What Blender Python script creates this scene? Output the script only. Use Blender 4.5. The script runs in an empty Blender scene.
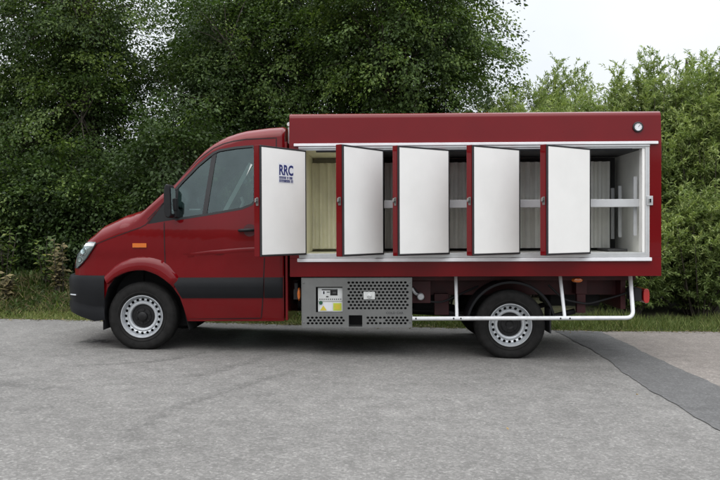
import bpy, bmesh, math, random
import numpy as np
from mathutils import Matrix, Vector
R = math.radians
rnd = random.Random(7)
scn = bpy.context.scene
COL = scn.collection

# ------------------------------------------------------------------ materials
def mat(name):
    m = bpy.data.materials.new(name); m.use_nodes = True
    nt = m.node_tree
    return m, nt, nt.nodes['Principled BSDF']
def N(nt, t, **kw):
    n = nt.nodes.new(t)
    for k, v in kw.items(): setattr(n, k, v)
    return n
def L(nt, a, b): nt.links.new(a, b)
def ramp(nt, fac, stops):
    r = N(nt, 'ShaderNodeValToRGB'); e = r.color_ramp.elements
    while len(e) < len(stops): e.new(.5)
    for i, (p, c) in enumerate(stops):
        e[i].position = p; e[i].color = (c[0], c[1], c[2], 1)
    L(nt, fac, r.inputs[0]); return r.outputs[0]
def noise(nt, scale, detail=4, rough=.55, co=None):
    n = N(nt, 'ShaderNodeTexNoise'); n.inputs['Scale'].default_value = scale
    n.inputs['Detail'].default_value = detail; n.inputs['Roughness'].default_value = rough
    if co is not None: L(nt, co, n.inputs['Vector'])
    return n.outputs['Fac']
def coords(nt): return N(nt, 'ShaderNodeTexCoord').outputs['Object']
def mixc(nt, fac, a, b, mode='MIX'):
    m = N(nt, 'ShaderNodeMix', data_type='RGBA', blend_type=mode)
    for i, v in ((0, fac), (6, a), (7, b)):
        if hasattr(v, 'links'): L(nt, v, m.inputs[i])
        elif i == 0: m.inputs[0].default_value = v
        else: m.inputs[i].default_value = (v[0], v[1], v[2], 1)
    return m.outputs[2]
def bump(nt, b, h, strength, dist=.01):
    n = N(nt, 'ShaderNodeBump'); n.inputs['Strength'].default_value = strength; n.inputs['Distance'].default_value = dist
    L(nt, h, n.inputs['Height']); L(nt, n.outputs[0], b.inputs['Normal'])
def simple(name, c, rough=.5, metal=0, var=.12, scale=6, coat=0, bmp=0, spec=.5):
    m, nt, b = mat(name); co = coords(nt)
    f = noise(nt, scale, 5, .6, co)
    lo = [x*(1-var) for x in c]; hi = [min(1, x*(1+var)) for x in c]
    L(nt, ramp(nt, f, [(.3, lo), (.7, hi)]), b.inputs['Base Color'])
    b.inputs['Roughness'].default_value = rough; b.inputs['Metallic'].default_value = metal
    b.inputs['Coat Weight'].default_value = coat; b.inputs['Coat Roughness'].default_value = .04
    b.inputs['Specular IOR Level'].default_value = spec
    if bmp: bump(nt, b, noise(nt, scale*14, 3, .6, co), bmp, .004)
    return m
M = {}
def paint(name, c):
    m, nt, b = mat(name); co = coords(nt)
    f = noise(nt, 3.0, 4, .5, co)
    base = ramp(nt, f, [(.3, [x*.94 for x in c]), (.7, [x*1.06 for x in c])])
    # road dust thickening towards the ground
    sx = N(nt, 'ShaderNodeSeparateXYZ'); L(nt, co, sx.inputs[0])
    mr = N(nt, 'ShaderNodeMapRange'); L(nt, sx.outputs[2], mr.inputs[0])
    mr.inputs[1].default_value = .65; mr.inputs[2].default_value = .25; mr.inputs[3].default_value = 0; mr.inputs[4].default_value = .10
    mu = N(nt, 'ShaderNodeMath', operation='MULTIPLY'); L(nt, mr.outputs[0], mu.inputs[0]); L(nt, noise(nt, 9, 5, .6, co), mu.inputs[1])
    L(nt, mixc(nt, mu.outputs[0], base, (.14, .10, .09)), b.inputs['Base Color'])
    L(nt, ramp(nt, noise(nt, 14, 5, .6, co), [(.3, (.26,)*3), (.75, (.38,)*3)]), b.inputs['Roughness'])
    b.inputs['Coat Weight'].default_value = .6; b.inputs['Specular IOR Level'].default_value = .04
    L(nt, ramp(nt, noise(nt, 20, 4, .6, co), [(.3, (.015,)*3), (.8, (.06,)*3)]), b.inputs['Coat Roughness'])
    bump(nt, b, noise(nt, 2.6, 2, .4, co), .03, .02)
    return m
M['red'] = paint('wine_red_paint', (.138, .0011, .0032))
M['boxred'] = paint('wine_red_panel', (.136, .0012, .0036))
M['chassis_red'] = simple('chassis_red', (.055, .006, .008), .55, var=.35, scale=9)
M['black'] = simple('black_plastic', (.009, .0095, .0105), .5, spec=.3, var=.2, scale=8, bmp=.12)
M['grey_plastic'] = simple('dark_grey_plastic', (.0075, .008, .0095), .45, spec=.22, var=.15, scale=6, bmp=.1)
M['seam'] = simple('dark_gap', (.010, .003, .004), .8)
M['rubber'] = simple('rubber_seal', (.016, .016, .018), .6)
M['tyre'] = simple('tyre_rubber', (.014, .0135, .013), .8, spec=.2, var=.35, scale=18, bmp=.3)
M['silver'] = simple('silver_steel', (.50, .52, .54), .34, metal=.4, var=.07, scale=14)
M['alu'] = simple('aluminium', (.62, .63, .64), .38, metal=.75, var=.08, scale=12)
M['latch'] = simple('latch_steel', (.22, .21, .20), .4, metal=.6, var=.2, scale=30)
M['whiterail'] = simple('white_rail', (.78, .78, .80), .35, var=.05, scale=10)
M['guard'] = simple('guard_white', (.70, .71, .72), .35, var=.1, scale=12)
M['doorwhite'] = simple('door_white', (.84, .83, .805), .5, var=.03, scale=3.5, spec=.25)
M['liner'] = simple('liner_grey', (.88, .88, .83), .5, var=.10, scale=3)
M['liner_yellow'] = simple('liner_yellow', (.88, .87, .70), .5, var=.12, scale=3)
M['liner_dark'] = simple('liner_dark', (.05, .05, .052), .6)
M['shelf'] = simple('shelf_white', (.50, .51, .52), .45, var=.08)
M['unit'] = simple('unit_grey', (.150, .152, .147), .48, var=.08, scale=10)
M['dark'] = simple('dark_cavity', (.012, .012, .013), .8)
M['hub'] = simple('hub_dark', (.012, .0115, .012), .5, spec=.3, var=.4, scale=30)
M['navy'] = simple('navy_print', (.02, .028, .14), .5)
M['paper'] = simple('sticker_white', (.76, .77, .80), .45, var=.03)
M['panelwhite'] = simple('panel_white', (.66, .67, .66), .4, var=.06, scale=20)
M['lime'] = simple('lime_label', (.50, .58, .06), .5, var=.1, scale=40)
M['green'] = simple('green_button', (.02, .10, .05), .4)
M['amberfoil'] = simple('warning_yellow', (.65, .52, .05), .5)
M['seat'] = simple('seat_fabric', (.045, .047, .052), .9, var=.25, scale=20)
M['inner'] = simple('cab_trim', (.05, .052, .055), .7)
M['belt'] = simple('belt_webbing', (.46, .48, .46), .7)
M['print'] = simple('grey_print', (.07, .07, .07), .6)
def lens(name, c, rough=.12):
    m, nt, b = mat(name); co = coords(nt)
    w = N(nt, 'ShaderNodeTexWave'); w.inputs['Scale'].default_value = 40; L(nt, co, w.inputs['Vector'])
    L(nt, mixc(nt, w.outputs['Fac'], [x*.8 for x in c], c), b.inputs['Base Color'])
    b.inputs['Roughness'].default_value = rough; b.inputs['Coat Weight'].default_value = 1
    return m
M['amber'] = lens('amber_lens', (.66, .15, .010)); M['redlens'] = lens('red_lens', (.50, .012, .012))
M['lampglass'] = lens('lamp_clear', (.60, .64, .65), .12)
M['chrome'] = simple('reflector', (.80, .82, .83), .12, metal=1, var=.04)
def glass(name, tint, k):
    m, nt, b = mat(name); nt.nodes.remove(b)
    out = nt.nodes['Material Output']
    t = N(nt, 'ShaderNodeBsdfTransparent'); t.inputs[0].default_value = (*tint, 1)
    g = N(nt, 'ShaderNodeBsdfGlossy'); g.inputs['Roughness'].default_value = .03; g.inputs[0].default_value = (.78, .95, .93, 1)
    fr = N(nt, 'ShaderNodeFresnel'); fr.inputs[0].default_value = 1.5
    ad = N(nt, 'ShaderNodeMath', operation='MULTIPLY_ADD'); L(nt, fr.outputs[0], ad.inputs[0]); ad.inputs[1].default_value = .9; ad.inputs[2].default_value = k
    co = coords(nt); nz = noise(nt, 4.5, 4, .6, co)
    mu = N(nt, 'ShaderNodeMath', operation='MULTIPLY'); L(nt, ad.outputs[0], mu.inputs[0])
    L(nt, ramp(nt, nz, [(.3, (.82,)*3), (.7, (1,)*3)]), mu.inputs[1])
    mx = N(nt, 'ShaderNodeMixShader'); L(nt, mu.outputs[0], mx.inputs[0]); L(nt, t.outputs[0], mx.inputs[1]); L(nt, g.outputs[0], mx.inputs[2])
    L(nt, mx.outputs[0], out.inputs[0]); return m
M['glass'] = glass('tinted_glass', (.46, .58, .555), .095)
M['lampcover'] = glass('lamp_cover', (.86, .88, .88), .16)

def leafmat(name, dark, mid, light, trans=.28, rough=.5):
    m, nt, b = mat(name); out = nt.nodes['Material Output']
    at = N(nt, 'ShaderNodeAttribute', attribute_name='tint')
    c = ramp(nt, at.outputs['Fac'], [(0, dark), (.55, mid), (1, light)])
    L(nt, c, b.inputs['Base Color']); b.inputs['Roughness'].default_value = rough
    b.inputs['Specular IOR Level'].default_value = .22
    tr = N(nt, 'ShaderNodeBsdfTranslucent')
    L(nt, mixc(nt, 1, c, (1.25, 1.4, .7), 'MULTIPLY'), tr.inputs[0])
    mx = N(nt, 'ShaderNodeMixShader'); mx.inputs[0].default_value = trans
    L(nt, b.outputs[0], mx.inputs[1]); L(nt, tr.outputs[0], mx.inputs[2]); L(nt, mx.outputs[0], out.inputs[0])
    return m
M['leaf_dark'] = leafmat('leaf_dark', (.022, .040, .011), (.056, .094, .024), (.15, .205, .055))
M['leaf_mid'] = leafmat('leaf_mid', (.030, .054, .014), (.080, .128, .031), (.20, .265, .066))
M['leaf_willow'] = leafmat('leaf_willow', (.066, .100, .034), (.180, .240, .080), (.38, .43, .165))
M['leaf_weed'] = leafmat('leaf_weed', (.035, .055, .015), (.075, .115, .03), (.22, .25, .05))
M['leaf_dry'] = leafmat('leaf_dry', (.055, .052, .024), (.14, .115, .055), (.24, .20, .095), .1, .8)
M['grass'] = leafmat('grass_blade', (.06, .09, .022), (.135, .18, .050), (.28, .27, .11), .2, .6)
M['fallen'] = leafmat('fallen_leaf', (.26, .17, .07), (.36, .25, .11), (.46, .36, .18), .1, .7)
M['bark'] = simple('bark', (.060, .050, .040), .9, var=.4, scale=12, bmp=.8)
M['wire'] = simple('wire_black', (.03, .03, .033), .6)

def asphalt(name, dark, mid, light, tint=(1, 1, 1), patch=.12):
    m, nt, b = mat(name); co = coords(nt)
    v = N(nt, 'ShaderNodeTexVoronoi'); v.inputs['Scale'].default_value = 72; L(nt, co, v.inputs['Vector'])
    sp = N(nt, 'ShaderNodeSeparateColor'); L(nt, v.outputs['Color'], sp.inputs[0])
    stone = ramp(nt, sp.outputs[0], [(0, dark), (.5, mid), (.88, light), (1, [min(1, x*1.5) for x in light])])
    fine = noise(nt, 260, 3, .7, co)
    c = mixc(nt, .56, stone, ramp(nt, fine, [(.3, dark), (.7, light)]))
    big = noise(nt, .55, 6, .62, co)
    c = mixc(nt, 1, c, ramp(nt, big, [(.3, (1-patch,)*3), (.7, (1+patch*.6,)*3)]), 'MULTIPLY')
    med = noise(nt, 5, 6, .7, co)
    c = mixc(nt, 1, c, ramp(nt, med, [(.32, (.80,)*3), (.68, (1.12,)*3)]), 'MULTIPLY')
    c = mixc(nt, 1, c, tint, 'MULTIPLY')
    # a few bleached and dark specks
    v2 = N(nt, 'ShaderNodeTexVoronoi'); v2.inputs['Scale'].default_value = 14; L(nt, co, v2.inputs['Vector'])
    c = mixc(nt, ramp(nt, v2.outputs['Distance'], [(.035, (.7,)*3), (.06, (0,)*3)]), c, (.06, .055, .05))
    L(nt, c, b.inputs['Base Color']); b.inputs['Roughness'].default_value = .88; b.inputs['Specular IOR Level'].default_value = .3
    ad = N(nt, 'ShaderNodeMath', operation='ADD'); L(nt, v.outputs['Distance'], ad.inputs[0]); L(nt, fine, ad.inputs[1])
    bump(nt, b, ad.outputs[0], .45, .006)
    return m
M['asphalt'] = asphalt('asphalt', (.092, .088, .083), (.158, .152, .143), (.245, .237, .223), patch=.16)
M['patch'] = asphalt('asphalt_patch', (.068, .067, .066), (.096, .095, .094), (.138, .136, .134), patch=.08)
M['gravel'] = asphalt('gravel_paving', (.12, .106, .094), (.185, .165, .148), (.265, .240, .218))
def soil(name, a, b_, c_):
    m, nt, b = mat(name); co = coords(nt)
    c = ramp(nt, noise(nt, 6, 8, .7, co), [(.3, a), (.5, b_), (.7, c_)])
    L(nt, c, b.inputs['Base Color']); b.inputs['Roughness'].default_value = .95
    bump(nt, b, noise(nt, 30, 5, .7, co), .8, .03); return m
M['soil'] = soil('verge_soil', (.022, .024, .012), (.05, .052, .022), (.10, .088, .045))
def mark(name, col, a0):
    m, nt, b = mat(name); out = nt.nodes['Material Output']; co = coords(nt)
    b.inputs['Base Color'].default_value = (*col, 1); b.inputs['Roughness'].default_value = .8
    t = N(nt, 'ShaderNodeBsdfTransparent'); mx = N(nt, 'ShaderNodeMixShader')
    at = N(nt, 'ShaderNodeAttribute', attribute_name='soft')
    mu = N(nt, 'ShaderNodeMath', operation='MULTIPLY'); L(nt, at.outputs['Fac'], mu.inputs[0])
    L(nt, ramp(nt, noise(nt, 11, 7, .75, co), [(.36, (0,)*3), (.66, (a0,)*3)]), mu.inputs[1])
    L(nt, mu.outputs[0], mx.inputs[0]); L(nt, t.outputs[0], mx.inputs[1]); L(nt, b.outputs[0], mx.inputs[2]); L(nt, mx.outputs[0], out.inputs[0])
    return m
M['mark'] = mark('tyre_mark', (.065, .063, .060), .30)
M['stain'] = mark('oil_stain', (.018, .018, .018), 1.0)

# ------------------------------------------------------------------ mesh helpers
RK = R(1.4)
BX = Matrix(((math.cos(RK), 0, -math.sin(RK), 0), (0, 1, 0, 0), (math.sin(RK), 0, math.cos(RK), 0), (0, 0, 0, 1)))   # body frame (raked) -> world
ID = Matrix.Identity(4)
class MB:
    def __init__(s): s.v = []; s.f = []; s.m = []
    def add(s, vs, fs, mi=0):
        o = len(s.v); s.v += [tuple(p) for p in vs]
        for f in fs: s.f.append([o+i for i in f]); s.m.append(mi)
        return s
    def box(s, x0, x1, y0, y1, z0, z1, mi=0):
        vs = [(x, y, z) for x in (x0, x1) for y in (y0, y1) for z in (z0, z1)]
        return s.add(vs, [(0, 1, 3, 2), (4, 6, 7, 5), (0, 4, 5, 1), (2, 3, 7, 6), (0, 2, 6, 4), (1, 5, 7, 3)], mi)
    def prism(s, poly, a0, a1, axis='y', mi=0):
        def P(p, a): return {'y': (p[0], a, p[1]), 'x': (a, p[0], p[1]), 'z': (p[0], p[1], a)}[axis]
        n = len(poly); vs = [P(p, a0) for p in poly]+[P(p, a1) for p in poly]
        return s.add(vs, [list(range(n))[::-1], list(range(n, 2*n))]+[(i, (i+1) % n, n+(i+1) % n, n+i) for i in range(n)], mi)
    def tube(s, path, r, n=10, mi=0, caps=True):
        path = [Vector(p) for p in path]; rr = r if isinstance(r, (list, tuple)) else [r]*len(path)
        rings = []; up = None
        for i, p in enumerate(path):
            d = (path[min(i+1, len(path)-1)]-path[max(i-1, 0)]).normalized()
            if up is None: up = d.orthogonal().normalized()
            up = (up-d*up.dot(d)).normalized(); w = d.cross(up)
            rings.append([p+(up*math.cos(2*math.pi*k/n)+w*math.sin(2*math.pi*k/n))*rr[i] for k in range(n)])
        vs = [q for r_ in rings for q in r_]; fs = []
        for i in range(len(path)-1):
            for k in range(n): fs.append((i*n+k, i*n+(k+1) % n, (i+1)*n+(k+1) % n, (i+1)*n+k))
        if caps: fs += [list(range(n))[::-1], [len(vs)-n+k for k in range(n)]]
        return s.add(vs, fs, mi)
    def lathe(s, prof, c, n=48, mi=0, closed=False):   # profile of (radius, y); axis = y through c=(x,y,z)
        vs = []; fs = []; m = len(prof)
        for k in range(n):
            a = 2*math.pi*k/n
            vs += [(c[0]+r*math.cos(a), c[1]+y, c[2]+r*math.sin(a)) for r, y in prof]
        for k in range(n):
            k2 = (k+1) % n
            for j in range(m if closed else m-1):
                j2 = (j+1) % m
                fs.append((k*m+j, k*m+j2, k2*m+j2, k2*m+j))
        return s.add(vs, fs, mi)
    def disc(s, c, r, ny=-1, n=20, mi=0):
        vs = [(c[0]+r*math.cos(2*math.pi*k/n), c[1], c[2]+r*math.sin(2*math.pi*k/n)) for k in range(n)]
        return s.add(vs, [list(range(n))], mi)
    def grid(s, rows, mi=0, wrap=False):
        m = len(rows[0]); vs = [p for r in rows for p in r]; fs = []
        for i in range(len(rows)-1):
            for j in range(m if wrap else m-1):
                j2 = (j+1) % m; fs.append((i*m+j, i*m+j2, (i+1)*m+j2, (i+1)*m+j))
        return s.add(vs, fs, mi)
    def build(s, name, mats, parent=None, M4=BX, smooth=35, bevel=0, seg=2, pair=False):
        if pair:
            t = MB(); t.v = [(p[0], 2.16-p[1], p[2]) for p in s.v]; t.f = [list(f)[::-1] for f in s.f]; t.m = list(s.m)
            t.build(name, mats, parent, M4, smooth, bevel, seg)
        me = bpy.data.meshes.new(name)
        me.from_pydata([M4 @ Vector(v) for v in s.v], [], s.f)
        mats = mats if isinstance(mats, (list, tuple)) else [mats]
        for m in mats: me.materials.append(m)
        me.polygons.foreach_set('material_index', s.m)
        bm = bmesh.new(); bm.from_mesh(me)
        if bevel:
            es = [e for e in bm.edges if len(e.link_faces) == 2 and e.calc_face_angle(0) > R(30)]
            bmesh.ops.bevel(bm, geom=es, offset=bevel, segments=seg, affect='EDGES', profile=.5, clamp_overlap=True)
        bmesh.ops.recalc_face_normals(bm, faces=bm.faces); bm.to_mesh(me); bm.free()
        if smooth:
            me.polygons.foreach_set('use_smooth', [True]*len(me.polygons)); me.set_sharp_from_angle(angle=R(smooth))
        o = bpy.data.objects.new(name, me); COL.objects.link(o)
        if bevel and smooth:
            wn = o.modifiers.new('weighted', 'WEIGHTED_NORMAL'); wn.weight = 100; wn.keep_sharp = True
        if parent is not None:
            o.parent = parent
            if parent.type == 'EMPTY': o.matrix_parent_inverse = Matrix.Translation(-parent.location)
        return o
def tag(o, label=None, cat=None, group=None, kind=None):
    for k, v in (('label', label), ('category', cat), ('group', group), ('kind', kind)):
        if v: o[k] = v
    return o
def empty(name, loc):
    o = bpy.data.objects.new(name, None); o.location = loc; o.empty_display_size = .3; COL.objects.link(o); return o
def text_mesh(txt, x, y, z, w, h, ux, n, mb, mi, depth=0):
    """letters as flat mesh: lower-left corner (x,y,z), text direction ux, filling w x h"""
    cu = bpy.data.curves.new('t', 'FONT'); cu.body = txt; cu.resolution_u = 3; cu.offset = .036
    ob = bpy.data.objects.new('t', cu); COL.objects.link(ob)
    dg = bpy.context.evaluated_depsgraph_get(); me = bpy.data.meshes.new_from_object(ob.evaluated_get(dg))
    co = [v.co.copy() for v in me.vertices]; fs = [list(p.vertices) for p in me.polygons]
    bpy.data.objects.remove(ob); bpy.data.meshes.remove(me)
    x0 = min(c.x for c in co); x1 = max(c.x for c in co); y0 = min(c.y for c in co); y1 = max(c.y for c in co)
    U = Vector(ux); Nn = Vector(n)
    mb.add([Vector((x, y, z))+U*((c.x-x0)/(x1-x0)*w)+Vector((0, 0, (c.y-y0)/(y1-y0)*h))+Nn*depth for c in co], fs, mi)

# ------------------------------------------------------------------ the truck
truck = empty('refrigerated_truck', (1.9, 1.08, 0))
tag(truck, 'wine red box truck with five white compartment doors standing open along its side', 'truck')
YC = 1.08
def lerp(x, pts): return float(np.interp(x, [p[0] for p in pts], [p[1] for p in pts]))
TP = [(-.85, .80), (-.82, .86), (-.785, .925), (-.74, .99), (-.69, 1.055), (-.64, 1.11), (-.578, 1.172), (-.405, 1.302), (-.186, 1.404), (-.06, 1.438), (-.005, 1.442), (.05, 1.466), (.209, 1.608), (.342, 1.714), (.557, 1.966), (.63, 2.043), (.705, 2.103), (.78, 2.15), (.852, 2.186), (.94, 2.216), (1.043, 2.240), (1.267, 2.266), (1.41, 2.273), (1.437, 2.261)]
PP = [(-.85, .36), (-.835, .50), (-.81, .64), (-.775, .755), (-.73, .83), (-.66, .885), (-.58, .922), (-.45, .955), (-.2, .985), (0, .995), (.3, 1.0), (1.41, 1.0), (1.437, .985)]
BP = list(PP)
def nb(u): return u if u > -.5 else -.5+(u+.5)*.87
TP = [(nb(a), b) for a, b in TP]; PP = [(nb(a), b) for a, b in PP]
CP = [(-.85, .02), (-.6, .05), (-.1, .055), (.05, .05), (.6, .045), (1, .035), (1.437, .03)]
RP = [(-.85, .05), (-.65, .10), (-.5, .15), (-.1, .17), (.06, .08), (.6, .08), (.9, .12), (1.437, .12)]
QP = [(-.85, .2), (-.6, .26), (-.1, .30), (.06, .11), (.6, .11), (.9, .2), (1.437, .2)]
VB = .285
def vbot(u): return lerp(u, [(-.85, .52), (-.6, .42), (-.42, .32), (-.33, .285)])
def Wd(u, v):
    w = lerp(u, PP)
    if v > 1.2: w -= .15*(v-1.2)**1.15
    if v < .6: w -= .035*((.6-v)/.32)**2
    if v < .95: w -= .008
    return w
def shoulder(u):
    T = lerp(u, TP); cr = lerp(u, CP); r = min(lerp(u, RP), (T-cr-VB)*.6); return T, cr, r, lerp(u, QP)
def wfull(u, v):
    T, cr, r, rr = shoulder(u); vs = T-cr-r
    if v <= vs: return Wd(u, v)
    s = min(1, (v-vs)/r); return Wd(u, vs)-rr+rr*math.sqrt(max(0, 1-s*s))
def near(u, v, off=0): return (u, YC-wfull(u, v)-off, v)
def far(p): return (p[0], 2*YC-p[1], p[2])
def both(mb, vs, fs, mi=0):
    mb.add(vs, fs, mi)          # near side; build(pair=True) mirrors it
us = sorted(set([round(-.804+.0366*i, 4) for i in range(61)]+[p[0] for p in TP]+[p[0] for p in PP]))
def loft(ulist, inset):
    rows = []
    for u in ulist:
        T, cr, r, rr = shoulder(u); vs = T-cr-r; Wv = Wd(u, vs); half = []
        for i in range(22): v = vbot(u)+(vs-vbot(u))*i/21; half.append((Wd(u, v), v))
        for i in range(1, 9): a = math.pi/2*i/8; half.append((Wv-rr+rr*math.cos(a), vs+r*math.sin(a)))
        for i in range(1, 7): t = 1-i/6; half.append(((Wv-rr)*t, T-cr*t*t))
        if inset:
            half = [(w*(1-inset), VB+inset*1.5+(v-VB-inset*1.5)*1.0 if v < VB+.1 else v-inset*(1.0 if v > vs else 0)-(inset*.6 if v > vs else 0)) for w, v in half]
            half = [(w, min(v, T-inset*1.5)) for w, v in half]
        rows.append([(u, YC-w, v) for w, v in half]+[(u, YC+w, v) for w, v in half[-2::-1]])
    h = MB(); h.grid(rows); m_ = len(rows[0])
    h.f.append(list(range(m_))); h.m.append(0); h.f.append([(len(rows)-1)*m_+k for k in range(m_)][::-1]); h.m.append(0)
    for i in range(len(rows)-1): h.f.append([i*m_, (i+1)*m_, (i+1)*m_+m_-1, i*m_+m_-1]); h.m.append(0)
    return h
hull = loft(us, 0)
cab = hull.build('cab', [M['red'], M['inner']], truck, smooth=0)
inner = loft([u for u in us if -.06 <= u <= 1.40], .028)
WIN = [(.085, 1.252), (.398, 1.303), (.72, 1.352), (1.023, 1.404), (1.12, 1.443), (1.148, 1.475), (1.146, 2.0), (1.118, 2.030), (.95, 2.016), (.786, 1.990), (.724, 1.962), (.578, 1.838), (.416, 1.668), (.244, 1.465)]
ARCH = [(.49, .2), (.474, .268), (.44, .42), (.403, .53), (.317, .655), (.2, .742), (.056, .795), (-.06, .795), (-.15, .77), (-.249, .715), (-.32, .62), (-.355, .5), (-.37, .35), (-.37, .2)]
cutters = [inner.build('cutter', M['inner'], None, smooth=0)]
def cutter(fn):
    c = MB(); fn(c); cutters.append(c.build('cutter', M['dark'], None, smooth=0))
for y0, y1 in ((-.2, .42), (1.74, 2.4)):
    cutter(lambda c: c.prism(WIN, y0, y1)); cutter(lambda c: c.prism(ARCH, y0, y1))
d = Vector((.63-.05, 0, 2.0-1.45)).normalized(); nn = Vector((-d.z, 0, d.x)); b0 = Vector((.045, YC, 1.40))
qs = [(0, -.86), (0, .86), (.74, .71), (.74, -.71)]
vs = [b0+d*s+Vector((0, t, 0))+nn*k for k in (-.16, .2) for s, t in qs]
cutter(lambda c: c.add(vs, [(0, 1, 2, 3), (7, 6, 5, 4), (0, 4, 5, 1), (1, 5, 6, 2), (2, 6, 7, 3), (3, 7, 4, 0)]))
for c_ in cutters:
    bo = cab.modifiers.new('b', 'BOOLEAN'); bo.object = c_; bo.operation = 'DIFFERENCE'; bo.solver = 'EXACT'; bo.material_mode = 'TRANSFER'
dg = bpy.context.evaluated_depsgraph_get(); newme = bpy.data.meshes.new_from_object(cab.evaluated_get(dg))
cab.modifiers.clear(); old = cab.data; cab.data = newme; newme.name = 'cab'; bpy.data.meshes.remove(old)
for c_ in cutters: bpy.data.objects.remove(c_)
newme.polygons.foreach_set('use_smooth', [True]*len(newme.polygons)); newme.set_sharp_from_angle(angle=R(38))

def resample(pts, step=.03, closed=False):
    pts = [Vector((p[0], p[1])) for p in pts]; 
    if closed: pts = pts+[pts[0]]
    out = [pts[0]]
    for a, b in zip(pts, pts[1:]):
        k = max(1, int((b-a).length/step))
        out += [a+(b-a)*((i+1)/k) for i in range(k)]
    return out[:-1] if closed else out
def ribbon(mb, pts, w, off, mi=0, closed=False, sides=2):
    p = resample(pts, .03, closed); n = len(p); A = []; B = []
    for i in range(n):
        a = p[(i-1) % n] if closed else p[max(i-1, 0)]; b = p[(i+1) % n] if closed else p[min(i+1, n-1)]
        t = (b-a).normalized(); q = Vector((-t.y, t.x))*w/2
        A.append(near(*(p[i]+q), off)); B.append(near(*(p[i]-q), off))
    vs = A+B; k = n if closed else n-1
    fs = [(i, (i+1) % n, n+(i+1) % n, n+i) for i in range(k)]
    (both if sides == 2 else MB.add)(mb, vs, fs, mi)
def patch(mb, rows_uv, off, mi=0, edge=.0, sides=2):
    """rows of (u,v) laid on the cab skin, lifted by off (one value, or one per row); edge turns the rim back in"""
    of = off if isinstance(off, (list, tuple)) else [off]*len(rows_uv)
    R_ = [[near(u, v, of[k]) for u, v in r] for k, r in enumerate(rows_uv)]
    if edge:
        R_ = [[near(u, v, of[0]-edge) for u, v in rows_uv[0]]]+R_+[[near(u, v, of[-1]-edge) for u, v in rows_uv[-1]]]
        R_ = [[(r[0][0], r[0][1]+edge, r[0][2])]+r+[(r[-1][0], r[-1][1]+edge, r[-1][2])] for r in R_]
    m = len(R_[0]); vs = [p for r in R_ for p in r]
    fs = [(i*m+j, i*m+j+1, (i+1)*m+j+1, (i+1)*m+j) for i in range(len(R_)-1) for j in range(m-1)]
    both(mb, vs, fs, mi)
def span(ul, ur, v, n=16): return [(ul+(ur-ul)*i/n, v) for i in range(n+1)]
# panel seams
sm = MB(); ribbon(sm, [(.254, 1.27), (.258, 1.0), (.262, .76), (.29, .73)], .009, .0022); sm.build('panel_seam', M['seam'], cab, pair=True)
sm = MB(); ribbon(sm, [(1.252, 2.0), (1.254, 1.6), (1.25, .95), (1.225, .45), (1.208, .315), (.49, .305)], .010, .0022); sm.build('panel_seam', M['seam'], cab, pair=True)
sm = MB(); ribbon(sm, [(-.52, 1.03), (-.42, 1.065), (-.313, 1.107), (-.13, 1.17), (.02, 1.222), (.072, 1.25), (.172, 1.382)], .008, .0022); sm.build('panel_seam', M['seam'], cab, pair=True)
sm = MB(); ribbon(sm, [(.30, 1.60), (.45, 1.765), (.585, 1.905), (.726, 2.012), (.82, 2.055), (.92, 2.082), (1.05, 2.10), (1.355, 2.112), (1.36, 1.9)], .010, .0022); sm.build('panel_seam', M['seam'], cab, pair=True)
sm = MB(); ribbon(sm, [(.085, 1.30), (.20, 1.42), (.36, 1.60)], .007, .0022); sm.build('panel_seam', M['seam'], cab, pair=True)
cr_ = MB()       # pressed crease on the door skin
p = resample([(.44, .943), (.7, .975), (1.0, 1.0), (1.235, 1.012)], .04)
A = [near(q.x, q.y+.012, .0005) for q in p]; B_ = [near(q.x, q.y-.004*min(1, i/5), .003+.005*min(1, i/8)) for i, q in enumerate(p)]; C_ = [near(q.x, q.y-.03, .0005) for q in p]
n = len(p); both(cr_, A+B_+C_, [(k*n+i, k*n+i+1, (k+1)*n+i+1, (k+1)*n+i) for k in (0, 1) for i in range(n-1)])
cr_.build('door_crease', M['red'], cab, smooth=60, pair=True)
# glass
gl = MB(); uL = [.085, .40, .75, 1.148]
def wtop(u): return lerp(u, [(.085, 1.27), (.244, 1.465), (.416, 1.668), (.578, 1.838), (.724, 1.962), (.786, 1.990), (.95, 2.016), (1.15, 2.032)])
def wbot(u): return lerp(u, [(.085, 1.252), (.398, 1.303), (.72, 1.352), (1.023, 1.404), (1.12, 1.443), (1.15, 1.478)])
W1 = [[(u, wbot(u)-.01+(wtop(u)-wbot(u)+.02)*k/8) for u in [.37+.78*i/24 for i in range(25)]] for k in range(9)]
patch(gl, W1, -.016); gl.build('side_window', M['glass'], cab, pair=True)
ws = MB()
ws.grid([[(u, YC+t*(Wd(u, lerp(u, TP)-.1)-.10), lerp(u, TP)-.014-lerp(u, CP)*t*t) for t in [-1+j/8 for j in range(17)]] for u in [.03+.58*i/10 for i in range(11)]])
ws.build('windscreen', M['glass'], cab)
fr = MB()
ribbon(fr, [(.36, 1.297), (.398, 1.303), (.72, 1.352), (1.023, 1.404), (1.12, 1.443), (1.148, 1.475), (1.146, 2.0), (1.118, 2.030), (.95, 2.016), (.786, 1.990), (.724, 1.962), (.578, 1.838), (.416, 1.668), (.36, 1.60)], .022, .001)
fr.build('window_frame', M['rubber'], cab, pair=True)
fr = MB(); ribbon(fr, [(.652, 1.345), (.735, 1.965)], .045, -.006); fr.build('window_divider', M['rubber'], cab, pair=True)
qt = MB()
patch(qt, [[(u, wbot(u)+(wtop(u)-wbot(u))*k/6) for u in [.085+.30*i/10 for i in range(11)]] for k in range(7)], -.003)
qt.build('quarter_panel', M['black'], cab, pair=True)
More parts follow.
